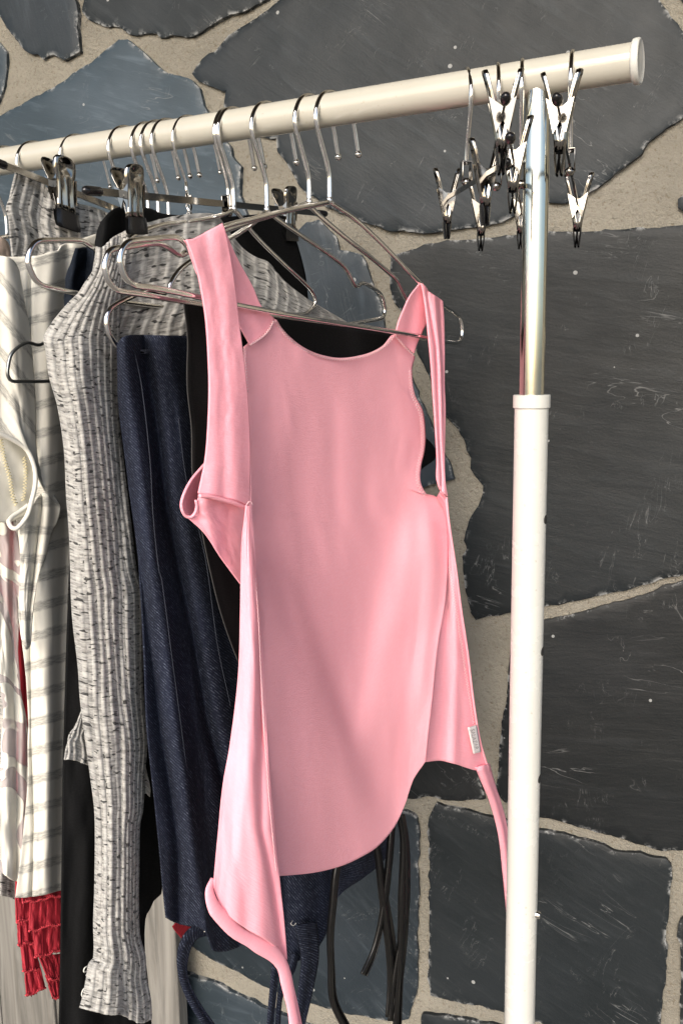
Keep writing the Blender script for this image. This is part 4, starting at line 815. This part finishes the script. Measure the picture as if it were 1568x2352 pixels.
# ------------------------------------------------------------------ black trousers
tr = thing('black_trousers', 'black trousers clipped by the waistband behind the grey cardigan', 'trousers', (X6, 0.86, RZ - 0.2))
sheet('waist', BLACK2, tr, X6, [(218,556),(228,522),(245,494),(272,476),(310,474),(345,479),(375,491),(505,498),(600,492),(640,493),(662,508)], [(662,508),(673,533),(686,573),(701,633),(706,680),(720,800),(700,1100)], [(170,1100),(300,1150),(500,1150),(700,1100)], [(218,556),(215,620),(195,760),(170,1100)], 60, 60, [([(262,480),(230,560),(210,700)], 0.006, 14), ([(280,500),(270,900)], -0.005, 20), ([(560,500),(600,1000)], 0.005, 40)], lambda U, V: -0.010 - 0.006 * np.sin(np.pi * U) + 0.01 * np.exp(-((U - 0.12) / 0.05) ** 2) * (1 - V), (0.002, 4, 3, 14))
sheet('leg', BLACK2, tr, X6, [(165,1000),(270,1010),(400,1000)], [(400,1000),(385,1400),(376,1750),(371,2050),(362,2060),(354,2066),(345,2086),(334,2106),(332,2180),(340,2260),(348,2360),(352,2480)], [(136,2480),(250,2490),(352,2480)], [(165,1000),(163,1280),(154,1450),(148,1650),(144,1800),(142,2019),(138,2269),(136,2352),(136,2480)], 50, 130, [([(200,1000),(205,1700),(190,2480)], 0.005, 30), ([(300,1000),(310,2480)], 0.004, 40)], lambda U, V: -0.022 + 0.006 * np.sin(np.pi * U), (0.003, 4, 6, 5))
X9 = hx(445, 440)[0]
nv = thing('navy_garment', 'dark navy garment squeezed between the striped top and the grey cardigan', 'garment', (X9, 0.86, RZ - 0.2))
sheet('body', BLACK2, nv, X9, [(174,571),(190,568),(216,566),(260,560)], [(260,560),(275,700),(280,900)], [(150,900),(210,905),(280,900)], [(174,571),(168,590),(162,609),(151,637),(150,665),(147,689),(150,715),(150,900)], 40, 60, [([(178,570),(165,640),(165,900)], 0.006, 10), ([(200,570),(195,900)], -0.005, 12)], None, (0.004, 4, 5, 24))
nv.children[0].data.materials[0] = mat_black('navy_twill', (0.008, 0.012, 0.020), 0.8)

# ------------------------------------------------------------------ striped top
X10 = hx(385, 440)[0]
st = thing('striped_top', 'cream jersey top with heathered grey stripes, left of the grey knit sleeve', 'top', (X10, 0.86, RZ - 0.2))
uv1 = lambda px, py, U, V: (px / 90.0, (py - 3 + 0.26 * px) / 66.0 + 0.0 * U)
sheet('body', STRIPE, st, X10, [(-40,592),(0,590),(30,590),(61,589),(93,586),(112,579),(134,575),(141,564),(167,553),(190,547),(222,537)], [(222,537),(215,700),(190,1000),(166,1200),(160,1283),(153,1458),(150,1558),(146,1708),(143,1819),(142,1920),(141,2044)], [(36,2061),(55,2061),(75,2059),(105,2054),(141,2044)], [(-40,592),(-20,800),(20,1100),(46,1260),(43,1406),(50,1465),(60,1554),(67,1656),(65,1715),(64,1795),(58,1874),(46,1984),(36,2061)], 70, 260, [([(70,1480),(72,1700),(78,1900),(73,2060)], -0.005, 5), ([(100,1300),(110,1700),(110,2050)], 0.008, 40), ([(150,1200),(140,1500),(130,2050)], -0.006, 14), ([(130,560),(110,700)], 0.004, 16)], lambda U, V: -0.010 + 0.006 * np.sin(np.pi * U), (0.002, 3, 6, 16), None, uv1)
uv2 = lambda px, py, U, V: (px / 80.0 + py / 200.0, (py - 1.28 * px - 12) / 84.0)
sheet('shoulder', STRIPE, st, X10, [(-70,600),(0,588),(19,591),(34,602),(44,622)], [(44,622),(57,700),(67,750),(76,839),(82,938),(83,1017),(89,1067),(104,1098),(119,1127),(139,1160)], [(-70,960),(-30,980),(0,996),(30,1010),(60,1031),(77,1058),(86,1090),(104,1130),(122,1150),(139,1160)], [(-70,600),(-70,960)], 60, 120, [([(20,600),(40,800),(60,1000)], 0.005, 25), ([(-10,600),(0,1000)], -0.004, 20)], lambda U, V: 0.006 + 0.008 * np.sin(np.pi * U), (0.002, 3, 4, 19), None, uv2)
uv3 = lambda px, py, U, V: (px / 70.0, (py - 5 - 0.05 * px) / 66.0 + 0.1)
sheet('folded_sleeve', STRIPE, st, X10, [(46,1215),(56,1200),(72,1166),(88,1140),(104,1132),(122,1150),(139,1160)], [(139,1160),(139,1172),(131,1200),(119,1223),(103,1283),(91,1316),(80,1376),(74,1425),(70,1481)], [(59,1492),(64,1490),(70,1481)], [(46,1215),(47,1306),(44,1406),(50,1465),(59,1492)], 50, 120, [([(96,1170),(88,1230),(78,1320),(68,1400)], -0.006, 5), ([(110,1170),(100,1260),(84,1360)], 0.006, 12), ([(60,1210),(60,1400)], 0.004, 12)], lambda U, V: 0.010 + 0 * U, (0.0012, 3, 4, 13), None, uv3)
sheet('inner_facing', STRIPE, st, X10, [(-70,940),(0,985),(40,1010),(78,1050)], [(78,1050),(84,1090),(78,1130),(66,1180)], [(-70,1240),(-20,1200),(20,1200),(66,1180)], [(-70,940),(-70,1240)], 30, 40, (), lambda U, V: -0.002 + 0 * U, (0.002, 3, 3, 2), None, lambda px, py, U, V: (px / 80.0, 0.05 + 0 * py))
m = MB(); m.tube(line3(X10, [(-60,975,0.014),(0,996,0.017),(30,1010,0.018),(60,1030,0.019),(75,1057,0.020),(82,1087,0.020),(81,1117,0.020),(74,1148,0.020),(65,1180,0.019),(52,1201,0.018),(38,1214,0.017),(27,1211,0.014),(21,1198,0.010),(30,1186,0.006),(48,1174,0.004),(66,1160,0.004)], 120), 0.0018, 12); m.build('neck_binding', WHITETH, st)
stitch('overlock_stitching', CREAM, st, X10, [(2,1010),(12,1060),(24,1100),(30,1140),(38,1160)], 0.0008, 4, 3.5, 0.002); stitch('overlock_stitching', CREAM, st, X10, [(56,1050),(60,1080),(58,1120),(54,1150)], 0.0008, 4, 3.5, 0.002)
# ------------------------------------------------------------------ sheer blouse, red dress, knit skirt, beige garment
X11 = hx(361, 440)[0]
sb = thing('sheer_blouse', 'sheer pale blouse with opaque cream patches at the left edge', 'blouse', (X11, 0.86, RZ - 0.25))
sheet('body', VOILE, sb, X11, [(-40,1150),(10,1180),(30,1190),(46,1215)], [(46,1215),(48,1306),(44,1400),(44,1430),(42,1500),(50,1600),(60,1650),(66,1720),(64,1795),(60,1880),(58,1960),(58,2024)], [(-30,2010),(0,2003),(30,2022),(58,2024)], [(-40,1150),(-10,1400),(0,1560),(8,1630),(4,1700),(2,1760),(-20,1850),(-30,2010)], 50, 200, [([(30,1200),(28,1500),(40,1800),(38,2020)], -0.005, 6), ([(15,1200),(15,1500),(20,2000)], 0.005, 12), ([(50,1500),(52,2000)], 0.004, 8)], lambda U, V: -0.006 + 0 * U, (0.003, 3, 8, 6))
X12 = hx(338, 440)[0]
rd = thing('red_dress', 'red crepe dress with tiers of fringed ruffles below the striped top', 'dress', (X12, 0.86, RZ - 0.3))
sheet('bodice', RED, rd, X12, [(-30,1100),(20,1120),(80,1200)], [(80,1200),(90,1500),(120,1900),(140,2060)], [(36,2066),(90,2070),(140,2060)], [(-30,1100),(-20,1300),(20,1400),(36,1500),(40,1700),(36,2066)], 30, 80, (), lambda U, V: -0.014 + 0 * U, (0.002, 4, 4, 2))
def ruffle(px0, px1, y0, y1, b0, b1, tilt, dx):
    n = 40; U = np.linspace(0, 1, n)
    wob = 2.2 * np.sin(U * 9 + y0) + 1.2 * np.sin(U * 23 + y1) + 0.8 * rng.standard_normal(n)
    bot = [(b0 + (b1 - b0) * t, y1 + tilt * t + ww, 0.011) for t, ww in zip(U, wob)]
    sheet('ruffle', RED, rd, X12, [(px0, y0, 0), ((px0 + px1) / 2, y0 + tilt / 2 + 3, 0.001), (px1, y0 + tilt, 0)], [(px1, y0 + tilt, 0), (b1, bot[-1][1], 0.011)], bot, [(px0, y0, 0), (b0, bot[0][1], 0.011)], 40, 26, (), lambda U, V: dx + 0.0007 * np.sin(U * 13 + y0) * V, (0.0010, 7, 2, int(y0)))
    stitch('ruffle_fringe', REDTH, rd, X12, [(a, b, dx + 0.0118) for a, b, c in bot], 0.0009, 2.2, 2.2)
for i, (a0, a1, y0, y1, b0, b1) in enumerate([(36, 72, 2050, 2117, 38, 71), (40, 72, 2105, 2170, 42, 82), (46, 80, 2160, 2232, 54, 90), (56, 88, 2222, 2289, 61, 104)]): ruffle(a0, a1, y0, y1, b0, b1, -6 if i < 3 else -20, -0.004 + 0.0012 * (3 - i))
for i, (a0, a1, y0, y1, b0, b1) in enumerate([(52, 141, 2040, 2074, 52, 141), (70, 141, 2060, 2138, 67, 141), (76, 141, 2128, 2200, 81, 140), (86, 140, 2190, 2250, 112, 139), (104, 139, 2240, 2292, 121, 138)]): ruffle(a0, a1, y0, y1, b0, b1, -16 if i < 3 else 0, 0.004 + 0.0012 * (5 - i))
sheet('skirt_corner', RED, rd, X12, [(396,2128),(415,2110),(450,2100)], [(450,2100),(445,2130),(421,2160)], [(399,2134),(410,2147),(421,2160)], [(396,2128),(399,2134)], 14, 14)
X13 = X7 + 0.001
ks = thing('knit_skirt', 'grey flecked knit skirt clipped at the waist at the left of the rail', 'skirt', (X13, 0.86, RZ - 0.2))
sheet('waistband', KNIT, ks, X13, [(37,398),(52,394),(69,401),(79,401),(94,411),(105,428),(119,438),(165,463),(220,478),(262,496)], [(262,496),(262,560),(256,700)], [(34,700),(80,705),(150,702),(256,700)], [(37,398),(25,445),(15,480),(20,502),(25,552),(28,583),(34,700)], 200, 90, [([(24,400),(24,500),(34,700)], 0.006, 14), ([(92,410),(84,560),(80,700)], -0.006, 12), ([(140,440),(140,700)], 0.004, 30)], lambda U, V: -0.012 + 0 * U, (0.0015, 4, 3, 7), (11, 0.0018), None, 0.002)
sheet('skirt', KNIT, ks, X13, [(20,690),(90,700),(200,690)], [(200,690),(180,1500),(140,2060)], [(-40,2040),(0,2056),(25,2062),(36,2066),(60,2066),(140,2060)], [(20,690),(-30,1200),(-40,2040)], 90, 120, [([(10,1400),(8,2060)], 0.005, 12)], lambda U, V: -0.014 + 0 * U, (0.003, 4, 4, 8), (10, 0.0016))
X14 = hx(176, 440)[0] - 0.01
bg_ = thing('beige_garment', 'pale beige soft garment with a pink tinge showing at the left picture edge', 'garment', (X14, 0.8, RZ - 0.2))
sheet('shoulder', BEIGE, bg_, X14, [(-60,560),(-20,548),(0,545),(14,552),(22,566)], [(22,566),(24,585),(20,640)], [(-60,640),(-20,645),(20,640)], [(-60,560),(-60,640)], 30, 24, (), lambda U, V: 0.012 * np.sin(np.pi * np.clip(U, 0, 1)) * np.sin(np.pi * V), (0.003, 3, 3, 5))
